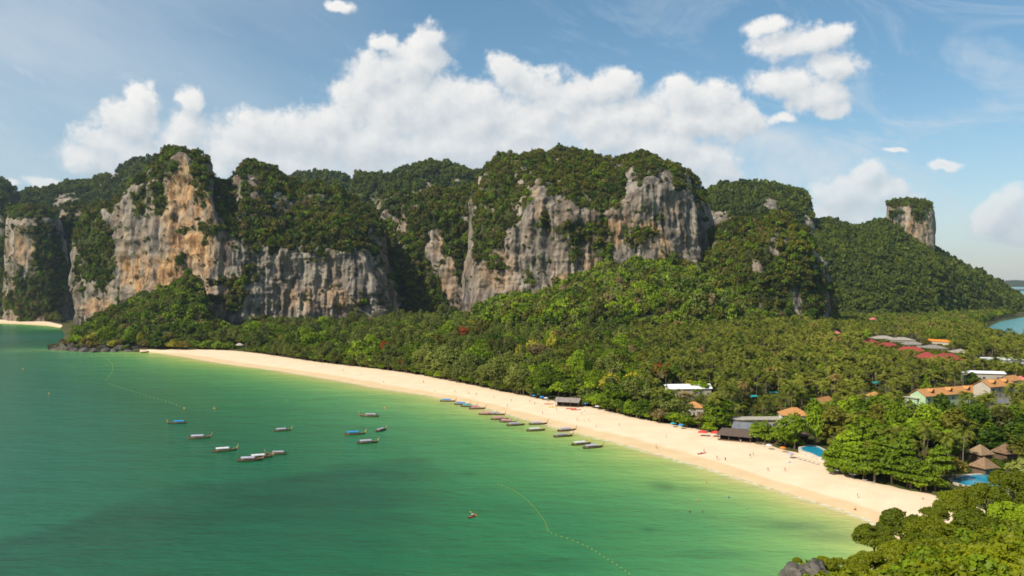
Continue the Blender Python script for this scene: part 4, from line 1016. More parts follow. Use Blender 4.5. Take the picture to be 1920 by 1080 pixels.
for (px, py, lb) in [(1525,748,'teal tarpaulin shelter left of the narrow orange-roofed house'),(1640,727,'teal tarpaulin shelter right behind the pyramid orange roof'),(1411,742,'small teal tarpaulin shelter among palms behind the pavilion'),(1449,736,'teal tarpaulin shelter deep in the palm grove')]:
    p = at(px, py, 6.5); t = empty('tarpaulin_shelter', (p.x, p.y, gz1(p.x, p.y)), .3); tag(t, lb, 'shelter', 'teal tarpaulin shelters in the grove')
    q = MB()
    for s in (1, -1): q.add([(-2.6, s*2, 2.6), (2.6, s*2, 2.6), (2.6, 0, 3.3), (-2.6, 0, 3.3)], [(0,1,2,3)])
    q.build('tarpaulin', BM['tarp_teal'], t)
    for sx in (-2.4, 2.4):
        for sy in (-1.8, 1.8): q = MB(); q.box(sx-.05, sx+.05, sy-.05, sy+.05, -.5, 2.62); q.build('post', BM['post_wood'], t)
    KEEP.append((px-8, py-6, px+8, py+4, p.y + 3))

# pools
def pool(pix, label, z=3.55):
    pts = [at(x, y, z) for x, y in pix]; c = sum(pts, Vector()) / len(pts)
    n_ = 64
    q = smooth_poly([tuple(p - c)[:2] for p in pts] + [tuple(pts[0] - c)[:2]], n_)[:-1]
    t = empty('swimming_pool', c); tag(t, label, 'pool')
    ctr = q.mean(0); out = ctr + (q - ctr) * (1 + 1.6 / np.maximum(np.linalg.norm(q - ctr, axis=1), 1)[:, None])
    k = len(q); b = MB(); b.add([(x, y, 0) for x, y in q], [tuple(range(k))]); w_ = b.build('pool_water', POOLW, t)
    b = MB()
    b.add([(x, y, .16) for x, y in q] + [(x, y, .16) for x, y in out] + [(x, y, -.5) for x, y in q] + [(x, y, -2) for x, y in out],
          [f for i in range(k) for j in [(i + 1) % k] for f in ((i, j, k + j, k + i), (2*k + i, 2*k + j, j, i), (k + i, k + j, 3*k + j, 3*k + i))])
    b.build('pool_rim', BM['deck_stone'], t)
    xs = [x for x, _ in pix]; ys = [y for _, y in pix]
    KEEP.append((min(xs) + 2, min(ys), max(xs) - 2, max(ys), c.y + 6)); FOOT.append((c.x, c.y, 13))
m, n, out = new_mat('pool_water')
oc = n.add('ShaderNodeNewGeometry').outputs['Position']
principled(n, out, n.mix(n.noise(oc, .25, 4.0), (.01, .20, .34), (.02, .36, .48)), .08, .4, 0, n.noise(oc, 1.4, 3.0), .25, .1)
POOLW = m
pool([(1502,840),(1515,836),(1532,837),(1544,844),(1549,859),(1536,857),(1520,849),(1506,846)], 'small turquoise pool beside the brown restaurant')
pool([(1786,899),(1806,893),(1832,890),(1864,889),(1894,892),(1893,905),(1882,914),(1890,930),(1868,938),(1852,926),(1846,910),(1822,912),(1800,909)], 'large winding blue pool below the thatched bungalows')

# ------------------------------------------------------------------ trees
BROAD_L = [dome_lobes(100 + i, 5.6, 13, 9) for i in range(5)]
def crown(kind, i, mat):
    if kind == 'broad': return leaf_cloud('crown', BROAD_L[i], 1150, .62, M[mat], 200 + i)
    if kind == 'giant': return leaf_cloud('crown', GIANT_L[i], 4600, .72, M[mat], 230 + i, up=.1, shell=.6, spread=1.0)
    if kind == 'tier':
        q = random.Random(i); L = []
        for z, rr in ((5.2, 5.6), (7.2, 5.0), (9.0, 3.8), (10.4, 2.2)):
            for k in range(5):
                a = 2 * math.pi * (k + q.random()) / 5
                L.append((rr*.5*math.cos(a), rr*.5*math.sin(a), z + q.uniform(-.4, .4), rr*.5, rr*.5, .8))
        return leaf_cloud('crown', L, 1300, .52, M[mat], 300 + i, up=.5)
    if kind == 'casu':
        q = random.Random(i + 40); L = []
        for k in range(12):
            z = 5 + 11.5 * k / 12; a = q.uniform(0, 6.28); rr = (1 - abs(k - 4) / 12) * 2.6
            L.append((rr * math.cos(a), rr * math.sin(a), z, 2.7 - k * .09, 2.7 - k * .09, 2.2))
        return leaf_cloud('crown', L, 1500, .42, M[mat], 400 + i, up=0, shell=.45, spread=1.3)
TRUNK = {'broad': [trunk_mesh('trunk', i, 8.5, .34) for i in range(2)], 'tier': [trunk_mesh('trunk', 9, 9.5, .36, 5, 3.2)], 'casu': [trunk_mesh('trunk', 12, 12, .30, 3, 1.6)]}
GIANT_L = [dome_lobes(150 + i, 11.5, 23, 15, .30, .75) for i in range(3)]
TRUNK['giant'] = [trunk_mesh('trunk', 71, 15, .55, 5, 5.5)]
_cr = {}
def crown_mesh(kind, i, mat):
    k = (kind, i, mat)
    if k not in _cr: _cr[k] = crown(*k)
    return _cr[k]
PALM_H = [8.5, 10.5, 12.5, 14.0]
PALM_T = [palm_trunk('trunk', i, h) for i, h in enumerate(PALM_H)]
PALM_C = [palm_crown('crown', i) for i in range(4)]

LMARK = [('the far beach end', 330, 655), ('the pale beach hut', 449, 648), ('the flame trees', 745, 690), ('the lime-green trees', 680, 686), ('the yellow trees', 990, 705), ('the upper beached boats', 880, 735), ('the beach shack', 1066, 752), ('the long white hall', 1291, 727), ('the small orange house', 1301, 762), ('the last beached boats', 1150, 780),
         ('the dark beach restaurant', 1383, 820), ('the brown restaurant', 1478, 815), ('the two-storey orange house', 1489, 790), ('the turquoise pool', 1525, 850), ('the beach end', 1660, 915), ('the large blue pool', 1840, 912), ('the thatched bungalows', 1850, 860),
         ('the green guesthouse', 1770, 755), ('the dormered guesthouse', 1864, 735), ('the pyramid orange roof', 1640, 745), ('the red resort roofs', 1700, 665), ('the white villa', 1880, 685), ('the narrow orange house', 1543, 755), ('the red hut', 1568, 628), ('the wooded slope', 1150, 650), ('the orange cliff', 600, 620)]
def place_words(px, py):
    k = min(range(len(LMARK)), key=lambda i: ((px - LMARK[i][1]) / 1.6) ** 2 + ((py - LMARK[i][2]) * 1.3) ** 2)
    nm, lx, ly = LMARK[k]; dx, dy = px - lx, py - ly
    if abs(dy) > 9 and abs(dy) * 2.2 > abs(dx): return ('in front of ' if dy > 0 else 'behind ') + nm
    if abs(dx) < 14: return 'beside ' + nm
    return ('left of ' if dx < 0 else 'right of ') + nm
FOOTY = np.array([(-100,1700),(112,1560),(122,900),(135,900),(140,925),(440,945),(455,1135),(715,1185),(880,1230),(890,930),(1200,875),(1450,985),(1460,1130),(1570,1190),(1580,1480),(1750,1600),(1840,1800),(2100,1800)], float)
cand = []    # x, y, z, kind, height factor, width factor, material, variant, label word
r = np.random.default_rng(21)
sp_ = 8.2
xx, yy = np.meshgrid(np.arange(-1250, 1150, sp_), np.arange(232, 1900, sp_))
pts = np.stack([xx.ravel(), yy.ravel()], 1) + r.uniform(-2.9, 2.9, (xx.size, 2))
tpx = CX + F * pts[:, 0] / pts[:, 1]
ok = (tpx > -60) & (tpx < 1985) & (pts[:, 1] < np.interp(tpx, FOOTY[:, 0], FOOTY[:, 1]) + 15)
pts = pts[ok]
zz, sd = ground_z(pts)
dv = seg_dist(pts, VEG)
ok = (sd > 5.0); pts, zz, sd, dv = pts[ok], zz[ok], sd[ok], dv[ok]
far_thin = r.random(len(pts)) < np.where(pts[:, 1] > 900, .72, np.where(dv < 110, .72, 1.0))
pts, zz, dv = pts[far_thin], zz[far_thin], dv[far_thin]
def shown_clear(x, y, z, rad, hgt):
    px = CX + F * x / y; rp = rad * F / y; t = HY - F * (z + hgt - H) / y; b = HY - F * (z + hgt * .25 - H) / y
    for (x0, y0, x1, y1, yb) in KEEP:
        if y < yb and px + rp * .62 > x0 and px - rp * .62 < x1 and b > y0 + 1 and t + rp * .15 < y0 + (y1 - y0) * .72: return False
    for (fx, fy, fr) in FOOT:
        if (x - fx) ** 2 + (y - fy) ** 2 < (fr + rad * .3) ** 2: return False
    return True
SPECIAL = [
 (474,664,'giant',.80,.75,'leaf_olive'),(516,671,'giant',.95,.85,'leaf_olive'),(566,677,'giant',.85,.8,'leaf_green'),(618,682,'giant',.95,.85,'leaf_olive'),(745,686,'giant',.7,.7,'leaf_green'),(800,698,'giant',1.05,.9,'leaf_olive'),(832,708,'giant',1.1,1.05,'leaf_olive'),(880,718,'giant',1.0,.95,'leaf_olive'),(930,730,'giant',1.0,.95,'leaf_olive'),(972,738,'giant',.9,.85,'leaf_olive'),(1012,742,'giant',.75,.75,'leaf_green'),
 (850,692,'giant',1.15,1.0,'leaf_olive'),(905,698,'giant',1.1,1.0,'leaf_green'),(700,655,'giant',1.1,1.0,'leaf_olive'),(560,645,'giant',1.0,1.0,'leaf_olive'),(635,650,'giant',1.05,1.0,'leaf_olive'),(770,652,'giant',1.1,1.0,'leaf_olive'),(955,690,'giant',1.0,1.0,'leaf_olive'),(1050,720,'giant',.8,.8,'leaf_green'),(1085,730,'giant',.7,.7,'leaf_lime'),(1125,740,'giant',.75,.75,'leaf_green'),(1165,784,'giant',.60,.66,'leaf_green'),(1232,797,'giant',.66,.78,'leaf_olive'),(1268,802,'giant',.70,.76,'leaf_olive'),(1200,760,'giant',.65,.7,'leaf_green'),  # base column, base row, kind, height, width, material: trees that stand out in the photograph
 (672,684,'broad',.95,1.25,'leaf_lime'),(700,690,'broad',.85,1.1,'leaf_lime'),(655,680,'broad',.85,1.0,'leaf_green'),(722,676,'broad',1.15,1.0,'leaf_flame'),(762,692,'broad',.62,.95,'leaf_flame'),(776,697,'broad',.6,.8,'leaf_flame'),(868,640,'broad',1.0,1.1,'leaf_flame'),
 (1000,694,'broad',1.15,1.0,'leaf_yellow'),(978,704,'broad',1.05,1.15,'leaf_yellow'),(992,716,'broad',.9,.9,'leaf_lime'),(1037,678,'broad',1.2,.8,'leaf_yellow'),(1236,722,'broad',.95,.9,'leaf_flame'),(1254,716,'broad',.8,.5,'leaf_flame'),(1295,737,'broad',.55,.8,'leaf_yellow'),(1312,741,'broad',.6,.9,'leaf_lime'),
 (1740,835,'broad',1.35,1.7,'leaf_lime'),(1712,842,'broad',1.0,1.1,'leaf_lime'),(1700,800,'broad',.8,.9,'leaf_yellow'),(1898,672,'broad',.8,1.0,'leaf_lime'),
 (1120,775,'broad',.85,1.1,'leaf_green'),(1150,770,'broad',1.0,1.2,'leaf_green'),(1342,806,'broad',.75,1.0,'leaf_green'),(1350,798,'broad',.9,1.0,'leaf_green'),
 (1420,834,'tier',.95,.8,'leaf_lime'),(1434,838,'broad',.75,.6,'leaf_green'),(1472,845,'broad',.9,.95,'leaf_green'),(1490,842,'broad',1.0,.8,'leaf_green'),
 (1572,884,'tier',1.0,1.15,'leaf_green'),(1605,892,'tier',1.1,1.2,'leaf_green'),(1590,872,'tier',1.2,1.3,'leaf_lime'),(1640,904,'tier',1.05,1.2,'leaf_green'),(1672,913,'tier',1.1,1.2,'leaf_green'),(1708,916,'tier',1.0,1.1,'leaf_green'),(1736,920,'tier',.95,1.0,'leaf_green'),(1655,885,'tier',1.25,1.2,'leaf_green'),(1690,893,'tier',1.3,1.2,'leaf_green'),(1762,905,'tier',1.2,1.0,'leaf_green'),(1790,900,'broad',.62,.9,'leaf_gold'),(1717,922,'broad',.28,.5,'leaf_lime'),
 (1620,850,'broad',1.2,1.5,'leaf_green'),(1575,830,'broad',1.15,1.4,'leaf_green'),(1600,805,'broad',1.2,1.5,'leaf_lime'),(1650,800,'broad',1.2,1.4,'leaf_green'),(1560,800,'broad',1.0,1.2,'leaf_green'),
]
WORD = {'leaf_green': 'green', 'leaf_lime': 'bright lime-green', 'leaf_yellow': 'bright yellow', 'leaf_flame': 'orange-flowering', 'leaf_olive': 'grey-green', 'leaf_gold': 'golden', 'leaf_hill': 'dark green', 'leaf_palm': ''}
for (bx, by, kind, hf, wf, mat) in SPECIAL:
    p = at(bx, by, 3.0); z = gz1(p.x, p.y); p = at(bx, by, z)
    cand.append((p.x, p.y, z - .2, kind, hf * (1.75 if mat in ('leaf_yellow', 'leaf_lime') and bx < 1100 else 1.2 if kind == 'broad' and bx < 1500 else 1.0), wf * (1.4 if kind == 'broad' and bx < 1500 else 1.0), mat, random.randrange(5), True))
SX = np.array([(c[0], c[1]) for c in cand]); SR = np.array([(7.5 * c[5]) ** 2 if c[3] == 'giant' else 16.0 for c in cand])
rr_ = random.Random(77)
for (x, y), z, d_ in zip(pts, zz, dv):
    px = CX + F * x / y
    if np.min((SX[:, 0] - x) ** 2 + (SX[:, 1] - y) ** 2 - SR) < 0: continue
    if y < 235 or (px > 1640 and y < 262): continue
    q = rr_.random()
    patch = vnoise(np.array([[x * .02, y * .02, 3.1]]))[0]
    if px > 1210 and 400 < y < 1200: kind = 'palm' if q < .93 + .2 * patch else 'broad'
    elif px > 1480: kind = 'palm' if q < .42 + .3 * patch else 'broad'
    elif px < 1010 and d_ < 95: kind = 'casu' if q < .36 + .4 * patch else 'broad'
    else: kind = 'palm' if q < .10 else ('casu' if q < .22 and px < 1200 else 'broad')
    hf = rr_.uniform(.72, 1.15); wf = rr_.uniform(.75, 1.2)
    if kind == 'broad': hf = rr_.uniform(.75, 1.35); wf = rr_.uniform(.75, 1.65) if px < 1210 or y < 400 else rr_.uniform(.65, 1.15)
    if kind == 'palm': wf *= 1.4; hf = rr_.uniform(.75, 1.35)
    if kind == 'casu': hf = rr_.uniform(.6, 1.6) * (1 if d_ > 14 else .85); wf = rr_.uniform(.8, 2.0)
    if kind == 'broad' and d_ < 14: hf *= .75
    mat = {'palm': 'leaf_palm', 'casu': 'leaf_olive'}.get(kind) or rr_.choices(['leaf_green', 'leaf_hill', 'leaf_olive', 'leaf_lime', 'leaf_flame', 'leaf_yellow'], ([.56, .22, .12, .085, .002, .008] if not 960 < px < 1010 + 250 or d_ > 80 else [.34, .10, .10, .42, .002, .03]) if px > 960 else ([.30, .14, .46, .085, .002, .006]))[0]
    if kind in ('broad', 'casu') and px < 1210 and 12 < d_ < 220 and rr_.random() < .13:
        kind = 'giant'; hf = rr_.uniform(.65, 1.15); wf = hf * rr_.uniform(.75, 1.05); mat = rr_.choice(['leaf_olive', 'leaf_green', 'leaf_green', 'leaf_hill', 'leaf_lime'])
    rad = (4.0 if kind == 'palm' else 3.6 if kind == 'casu' else 5.4) * wf; hh = (13 if kind != 'casu' else 18) * hf
    if not shown_clear(x, y, z, rad, hh): continue
    cand.append((x, y, z - .2, kind, hf, wf, mat, rr_.randrange(5), False))
# first row of trees leaning over the sand
for i in range(4, len(VEG) - 3):
    for _ in range(2):
        x, y = VEG[i] + np.array([rr_.uniform(-2, 2), rr_.uniform(1.5, 6)])
        px, py = to_px(np.array([x, y, 2.5]))
        if px < 455 or px > 1760 or rr_.random() < .35: continue
        if 1030 < px < 1095 or 1340 < px < 1560: continue
        kind = 'casu' if px < 1000 and rr_.random() < .5 else 'broad'
        hf, wf = (rr_.uniform(.6, .95), rr_.uniform(.8, 1.1)) if kind == 'casu' else (rr_.uniform(.35, .7), rr_.uniform(.5, .9))
        z = gz1(x, y)
        if not shown_clear(x, y, z, 4 * wf, 14 * hf): continue
        cand.append((x, y, z - .3, kind, hf, wf, 'leaf_olive' if kind == 'casu' else rr_.choice(['leaf_green', 'leaf_green', 'leaf_hill', 'leaf_lime']), rr_.randrange(5), False))
print('TREES', len(cand))
LIMIT = {'palm': 280, 'broad': 270, 'casu': 110, 'tier': 40, 'giant': 110}
NAME = {'palm': 'coconut_palm', 'broad': 'broadleaf_tree', 'casu': 'casuarina_tree', 'tier': 'almond_tree', 'giant': 'shade_tree'}
rest = {}
byk = {}
for c in cand: byk.setdefault(c[3], []).append(c)
for kind, lst in byk.items():
    def rank(c):
        px = CX + F * c[0] / c[1]
        return (-1e9 if c[8] else 0) + c[1] + (0 if -10 < px < 1930 else 1e6)
    lst.sort(key=rank)
    for j, (x, y, z, _k, hf, wf, mat, var, special) in enumerate(lst):
        rz = rr_.uniform(0, 6.28)
        if kind == 'palm':
            tm, topv = PALM_T[var % 4]; cm = PALM_C[(var * 3 + j) % 4]; sc = (wf * .6 + .4, wf * .6 + .4, hf); hh = PALM_H[var % 4] * hf
        else:
            tm = TRUNK[kind][var % len(TRUNK[kind])]; cm = crown_mesh(kind, var % {'broad': 5, 'giant': 3}.get(kind, 2), mat); sc = (wf, wf, hf); hh = 13 * hf
        if j >= LIMIT[kind]:
            rest.setdefault((kind, mat, var % 4), []).append((x, y, z, rz, *sc)); continue
        t = empty(NAME[kind], (x, y, z), rz); t.scale = sc
        c_ = link('crown', cm, t)
        if kind == 'palm': c_.location = topv
        link('trunk', tm, t)
        px, py = to_px(np.array([x, y, z]))
        where = place_words(float(px), float(py))
        size = 'tall' if hf > 1.0 else ('low' if hf < .72 else 'middling')
        if kind == 'palm': lb = f'{size} feathery coconut palm {where}'
        elif kind == 'casu': lb = f'{size} feathery grey-green casuarina {where}'
        elif kind == 'giant': lb = f'big broad-crowned {WORD[mat]} tree {where}'
        elif kind == 'tier': lb = f'{size} spreading {WORD[mat]} tree with layered branches {where}'
        else: lb = f'{size} {"wide" if wf > 1.0 else "slim"} {WORD[mat]} tree {where}'
        tag(t, lb, 'palm tree' if kind == 'palm' else 'tree', {'palm': 'coconut palms in the grove', 'broad': 'broadleaved trees behind the beach', 'casu': 'casuarinas along the beach', 'tier': 'layered almond trees at the beach end', 'giant': 'big shade trees along the beach'}[kind])
protos = []; P_ = []
for (kind, mat, var), lst in rest.items():
    if kind == 'palm':
        me = merge_meshes('palm_all', PALM_T[var][0], PALM_C[var], PALM_T[var][1])
    else:
        me = merge_meshes('tree_all', TRUNK[kind][0], crown_mesh(kind, var % (5 if kind == 'broad' else 2), mat))
    for t in lst: P_.append((*t, len(protos)))
    protos.append(me)
P_ = np.array(P_)
instancer('forest', P_[:, :3], proto_coll('grove_tree', protos), np.c_[P_[:, 3] * 0, P_[:, 3] * 0, P_[:, 3]], P_[:, 4:7], P_[:, 7], 'mass of palms and trees filling the flat land behind')
print('INDIV', sum(min(len(v), LIMIT[k]) for k, v in byk.items()), 'REST', len(P_))

# shrubs and saplings on the floor of the grove
ux, uy = np.meshgrid(np.arange(-350, 760, 5.2), np.arange(250, 1000, 5.2))
up = np.stack([ux.ravel(), uy.ravel()], 1) + np.random.default_rng(4).uniform(-2.4, 2.4, (ux.size, 2))
upx = CX + F * up[:, 0] / up[:, 1]
up = up[(upx > 400) & (upx < 1960) & (up[:, 1] < np.interp(upx, FOOTY[:, 0], FOOTY[:, 1]))]
uz, usd = ground_z(up); keepu = (usd > 7) & ~((up[:, 1] < 262) & (CX + F * up[:, 0] / up[:, 1] > 1640))
for (fx, fy, fr) in FOOT: keepu &= (up[:, 0] - fx) ** 2 + (up[:, 1] - fy) ** 2 > (fr + 2) ** 2
keepu &= np.random.default_rng(6).random(len(up)) < .8
up, uz = up[keepu], uz[keepu]; k = len(up); ru = np.random.default_rng(9)
print('UNDER', k)
instancer('undergrowth', np.c_[up, uz + .6], HILL, np.c_[ru.uniform(-.2,.2,k), ru.uniform(-.2,.2,k), ru.uniform(0,6.28,k)], np.repeat(ru.uniform(1.4, 3.6, (k, 1)), 3, 1) * [1, 1, .8], ru.integers(0, 6, k), 'shrubs and saplings on the floor of the grove')

# bushes and rocks of the headland
BUSH = {}
def bush(px, py, yy, rad, mat, label, group, name='bush', h=.8, cat='bush'):
    k = mat
    if k not in BUSH:
        BUSH[k] = leaf_cloud('leaves', [(0, 0, .45, .6, .6, .5), (.45, .2, .4, .45, .45, .4), (-.4, .3, .4, .45, .45, .42), (.1, -.5, .35, .45, .45, .38), (-.2, -.2, .7, .4, .4, .32)], 620, .11, M[mat], len(BUSH) + 70)
    p = atd(px, py + 1, yy - 14); rad = rad * 1.25
    t = link(name, BUSH[k], None, p, random.uniform(0, 6)); t.scale = (rad, rad, rad * h * 1.2)
    tag(t, label, cat, group)
hb = 'bushes on the rocky point'
for (px, py, yy, rad, mat, lb) in [(112,650,925,4,'leaf_olive','small grey-green bush at the very tip of the rocky point'),(128,646,928,6,'leaf_gold','golden bush near the tip of the rocky point'),(143,643,930,8,'leaf_lime','lime-green bush high near the tip of the point'),(160,645,925,7,'leaf_gold','golden bush left of the yellow one on the point'),(178,640,932,9,'leaf_yellow','largest bright yellow bush on the rocky point'),
        (172,652,915,7,'leaf_gold','low golden bush under the large yellow one'),(195,648,920,7,'leaf_olive','grey-green bush right of the large yellow one'),(212,650,912,6.5,'leaf_yellow','small yellow bush left of the pale rock face'),(228,648,918,7,'leaf_gold','golden bush below the pale rock face'),(250,644,925,8,'leaf_green','green bush right of the pale rock face'),
        (272,650,915,7,'leaf_gold','golden bush in the middle of the mound foot'),(296,652,905,10,'leaf_green','big round green bush at the foot of the mound'),(318,640,925,8,'leaf_gold','golden bush high behind the big round green one'),(326,652,905,8,'leaf_yellow','yellow bush right of the big round green one'),(345,653,900,7,'leaf_gold','brownish golden bush by the start of the sand'),
        (366,652,905,8,'leaf_green','green bush at the left start of the sand'),(388,653,905,8,'leaf_green','dark green bush behind the left start of the sand'),(410,654,900,8,'leaf_lime','lighter green bush left of the pale hut'),(428,655,900,7,'leaf_green','green bush just left of the pale hut'),(150,652,915,5,'leaf_olive','low olive bush above the sea-worn rocks'),(236,655,905,5,'leaf_olive','low olive bush on the dark shore rocks')]:
    bush(px, py, yy, rad, mat, lb, hb)
ROCKD = simple_mat('sea_rock', (.10, .085, .07), .9, .2, .5, .35, 0, .8)
def boulder(px, py, rad, label, mat=None, z=0.2, squash=.7, seed=0):
    bm = bmesh.new(); bmesh.ops.create_icosphere(bm, subdivisions=3, radius=1.0)
    v = np.array([q.co[:] for q in bm.verts]); dsp = 1 + .42 * fbm(v * 1.3 + seed, 4, .55, seed)
    for q, s in zip(bm.verts, dsp): q.co *= float(s); q.co.z *= squash
    me = bpy.data.meshes.new('boulder'); bm.to_mesh(me); bm.free(); me.materials.append(mat or ROCKD)
    o = link('boulder', me, None, at(px, py, z), seed); o.scale = (rad,) * 3
    tag(o, label, 'rock', 'dark rocks along the point')
for i, (px, py, rad, lb) in enumerate([(103,654,5,'lone dark sea rock at the tip of the point'),(122,655,4.5,'dark rock second from the tip of the point'),(140,658,5,'pale-topped dark rock below the lime bush'),(158,659,6,'broad dark rock under the golden bushes'),(176,660,5.5,'dark rock under the large yellow bush'),(197,659,5,'dark rock at the middle of the point'),(214,659,4.5,'light grey rock below the small yellow bush'),(240,659,4,'dark rock right of the light grey one'),(262,658,3.5,'small dark rock near the sand'),(300,656,3,'low dark rock where the sand begins'),(342,657.5,2,'small dark stone lying on the first sand')]):
    boulder(px, py, rad, lb, seed=i)

# ------------------------------------------------------------------ near trees on the hillside
def near_crown(seed, mat):
    q = random.Random(seed); L = []
    for i in range(20):
        d = Vector((q.gauss(0, 1), q.gauss(0, 1), q.uniform(-.25, 1.1))).normalized()
        s = q.uniform(1.05, 1.75); k = 5 - s
        L.append((d.x * k * .85, d.y * k * .85, 6.4 + d.z * k * .62, s, s, s * .72))
    return leaf_cloud('crown', L, 12500, .20, M[mat], seed, up=.35, shell=.6)
NEARC = [near_crown(500 + i, m_) for i, m_ in enumerate(['leaf_near', 'leaf_near', 'leaf_lime', 'leaf_near', 'leaf_green'])]
NEART = [trunk_mesh('trunk', 60 + i, 7.2, .26, 6, 2.6) for i in range(2)]
NEAR = [(1690,985,150,1.0,0,'domed tree against the end of the sand'),(1640,1010,138,.85,1,'domed tree over the shallow water at the hillside edge'),(1745,1000,140,1.0,3,'yellow-green tree in the middle of the near hillside'),(1795,948,158,1.0,0,'rounded tree rising in front of the large pool'),(1762,1045,118,.95,1,'bushy tree low in the middle of the near hillside'),(1850,935,160,1.0,3,'tree just below the winding pool'),
        (1902,905,166,1.1,1,'tree at the right edge beside the large pool'),(1835,990,142,1.1,0,'broad tree in the right half of the near hillside'),(1900,975,142,1.1,2,'bright lime tree at the right edge of the near hillside'),(1692,1048,122,.9,3,'tree right of the grey rock spur'),(1632,1066,118,.8,0,'small tree just right of the grey rock spur'),(1580,1070,118,.62,1,'bush-like small tree leaning over the water beside the rock spur'),
        (1545,1062,116,.45,3,'smallest green shrub growing on the grey rock spur'),(1852,1056,114,1.0,3,'tree with dense crown near the bottom right'),(1925,1040,116,1.05,0,'tree cut by the right edge near the bottom'),(1600,1100,104,.7,0,'tree at the bottom edge below the rock spur'),(1785,1095,104,.9,4,'green tree at the bottom edge of the near hillside'),(1700,1100,104,.85,1,'yellow-green tree at the bottom edge, left of the green one'),(1920,1105,100,.95,2,'lime tree in the bottom right corner'),(1860,1110,98,.8,1,'yellow-green tree at the bottom edge near the corner'),(1960,950,150,1.2,3,'large tree half outside the right edge'),(1985,1010,125,1.2,0,'large tree outside the right edge'),(1975,880,170,1.2,4,'green tree at the right edge above the lime one'),(1495,1052,107,.16,3,'tiny shrub on top of the grey rock spur'),(1735,1030,132,.9,0,'tree filling the gap between the middle trees of the near hillside'),(1752,962,150,.6,1,'small tree hiding the very end of the sand')]
for i, (px, py, yy, s, v, lb) in enumerate(NEAR):
    p = atd(px, py, yy); t = empty('hillside_tree', (p.x, p.y, p.z - 6.6 * s), i * 1.7); t.scale = (s,) * 3
    link('crown', NEARC[v], t); link('trunk', NEART[i % 2], t)
    tag(t, lb, 'tree', 'trees on the near hillside')
# undergrowth between them
q = []
rn = np.random.default_rng(8)
for o in scene.objects:
    if o.name.startswith('hillside') and o.get('kind') == 'structure':
        co = np.empty(len(o.data.vertices) * 3); o.data.vertices.foreach_get('co', co); co = co.reshape(-1, 3)
        sel = co[(co[:, 2] > 2) & (rn.random(len(co)) < .34)]
        q.append(sel)
q = np.concatenate(q); k = len(q)
UNDER = proto_coll('undergrowth_clump', [clump(90 + i, 420, .10, M['leaf_near']) for i in range(3)] + [clump(95, 420, .10, M['leaf_green'])])
instancer('undergrowth', q + rn.normal(size=q.shape) * .5, UNDER, np.c_[rn.uniform(-.2,.2,k), rn.uniform(-.2,.2,k), rn.uniform(0,6.28,k)], np.repeat(rn.uniform(1.6, 3.4, (k, 1)), 3, 1), rn.integers(0, 4, k), 'dense shrubs covering the near hillside')

# ------------------------------------------------------------------ boats
WOOD = simple_mat('hull_wood', (.20, .11, .055), .6, .3, .3, .8)
DARKWOOD = simple_mat('hull_dark', (.065, .04, .03), .6, .3, .3, .8)
DECKW = simple_mat('deck_wood', (.36, .24, .13), .7, .2, .3, 1.2)
METAL = simple_mat('engine_metal', (.12, .12, .125), .4, .5, .2, 3, .6)
PAINT = {k: simple_mat('paint_' + k, c, .5, .35, .15, .7) for k, c in dict(blue=(.03,.25,.55), white=(.60,.57,.57), grey=(.34,.32,.35), pink=(.52,.22,.27), teal=(.03,.32,.36), dark=(.07,.065,.075), violet=(.42,.38,.46), red=(.55,.05,.04), orange=(.65,.2,.03), yellow=(.7,.5,.05), green=(.06,.3,.12)).items()}
def hull_mesh(L=10.4, B=2.5):
    n_ = 19; secs = []
    for i in range(n_):
        t = i / (n_ - 1); x = -L * .48 + L * t
        w_ = B / 2 * (1 - (max(0, t - .42) / .58) ** 2.2) * (1 - .45 * (max(0, .3 - t) / .3) ** 2)
        w_ = max(w_, .05)
        sh = .55 + 1.15 * max(0, t - .5) ** 2 * 4 * .5 + .25 * max(0, .25 - t) * 2
        kl = -.35 + .95 * max(0, t - .72) ** 2 * 12 * .6
        secs.append([(x, -w_, sh), (x, -w_ * .92, (sh + kl) / 2), (x, -w_ * .5, kl + .08), (x, 0, kl), (x, w_ * .5, kl + .08), (x, w_ * .92, (sh + kl) / 2), (x, w_, sh)])
    b = MB(); vs = [p for s in secs for p in s]; fs = []
    for i in range(n_ - 1):
        for k in range(6): fs.append((i*7+k, (i+1)*7+k, (i+1)*7+k+1, i*7+k+1))
    fs.append(tuple(range(7))[::-1])
    b.add(vs, fs)
    # gunwales
    for s in (0, 6): b.tube([q[s] for q in secs], .07, 5, 1)
    return b, secs
HB, SECS = hull_mesh()
HULL = {k: HB.mesh('hull', [DARKWOOD if k == 'dark' else WOOD, DECKW]) for k in ('dark', 'wood')}
b = MB()
for i in range(2, 15):
    a, c = SECS[i], SECS[i + 1]
    zf = .22
    b.add([(a[0][0], a[0][1]*.9, zf), (c[0][0], c[0][1]*.9, zf), (c[0][0], -c[0][1]*.9, zf), (a[0][0], -a[0][1]*.9, zf)], [(0,1,2,3)])
DECK = b.mesh('deck', DECKW)
b = MB(); b.box(-.16, .16, -.85, .85, .48, .55); BENCH = b.mesh('bench', DECKW)
b = MB(); tip = SECS[-1][0]; b.tube([(tip[0]-.25, 0, tip[2]-.5), (tip[0]+.15, 0, tip[2]+.1), (tip[0]+.5, 0, tip[2]+.9), (tip[0]+.7, 0, tip[2]+1.9)], [.26,.25,.20,.10], 6); PROW = b.mesh('prow', DECKW, True)
def ribbon(mat):
    b = MB(); b.tube([(tip[0]+.18, 0, tip[2]+.2), (tip[0]+.40, 0, tip[2]+.65)], [.24,.22], 8); b.tube([(tip[0]+.45, .1, tip[2]+.5), (tip[0]+.5, .2, tip[2]-.2), (tip[0]+.42, .25, tip[2]-.7)], [.09,.07,.03], 5); return b.mesh('ribbon', mat)
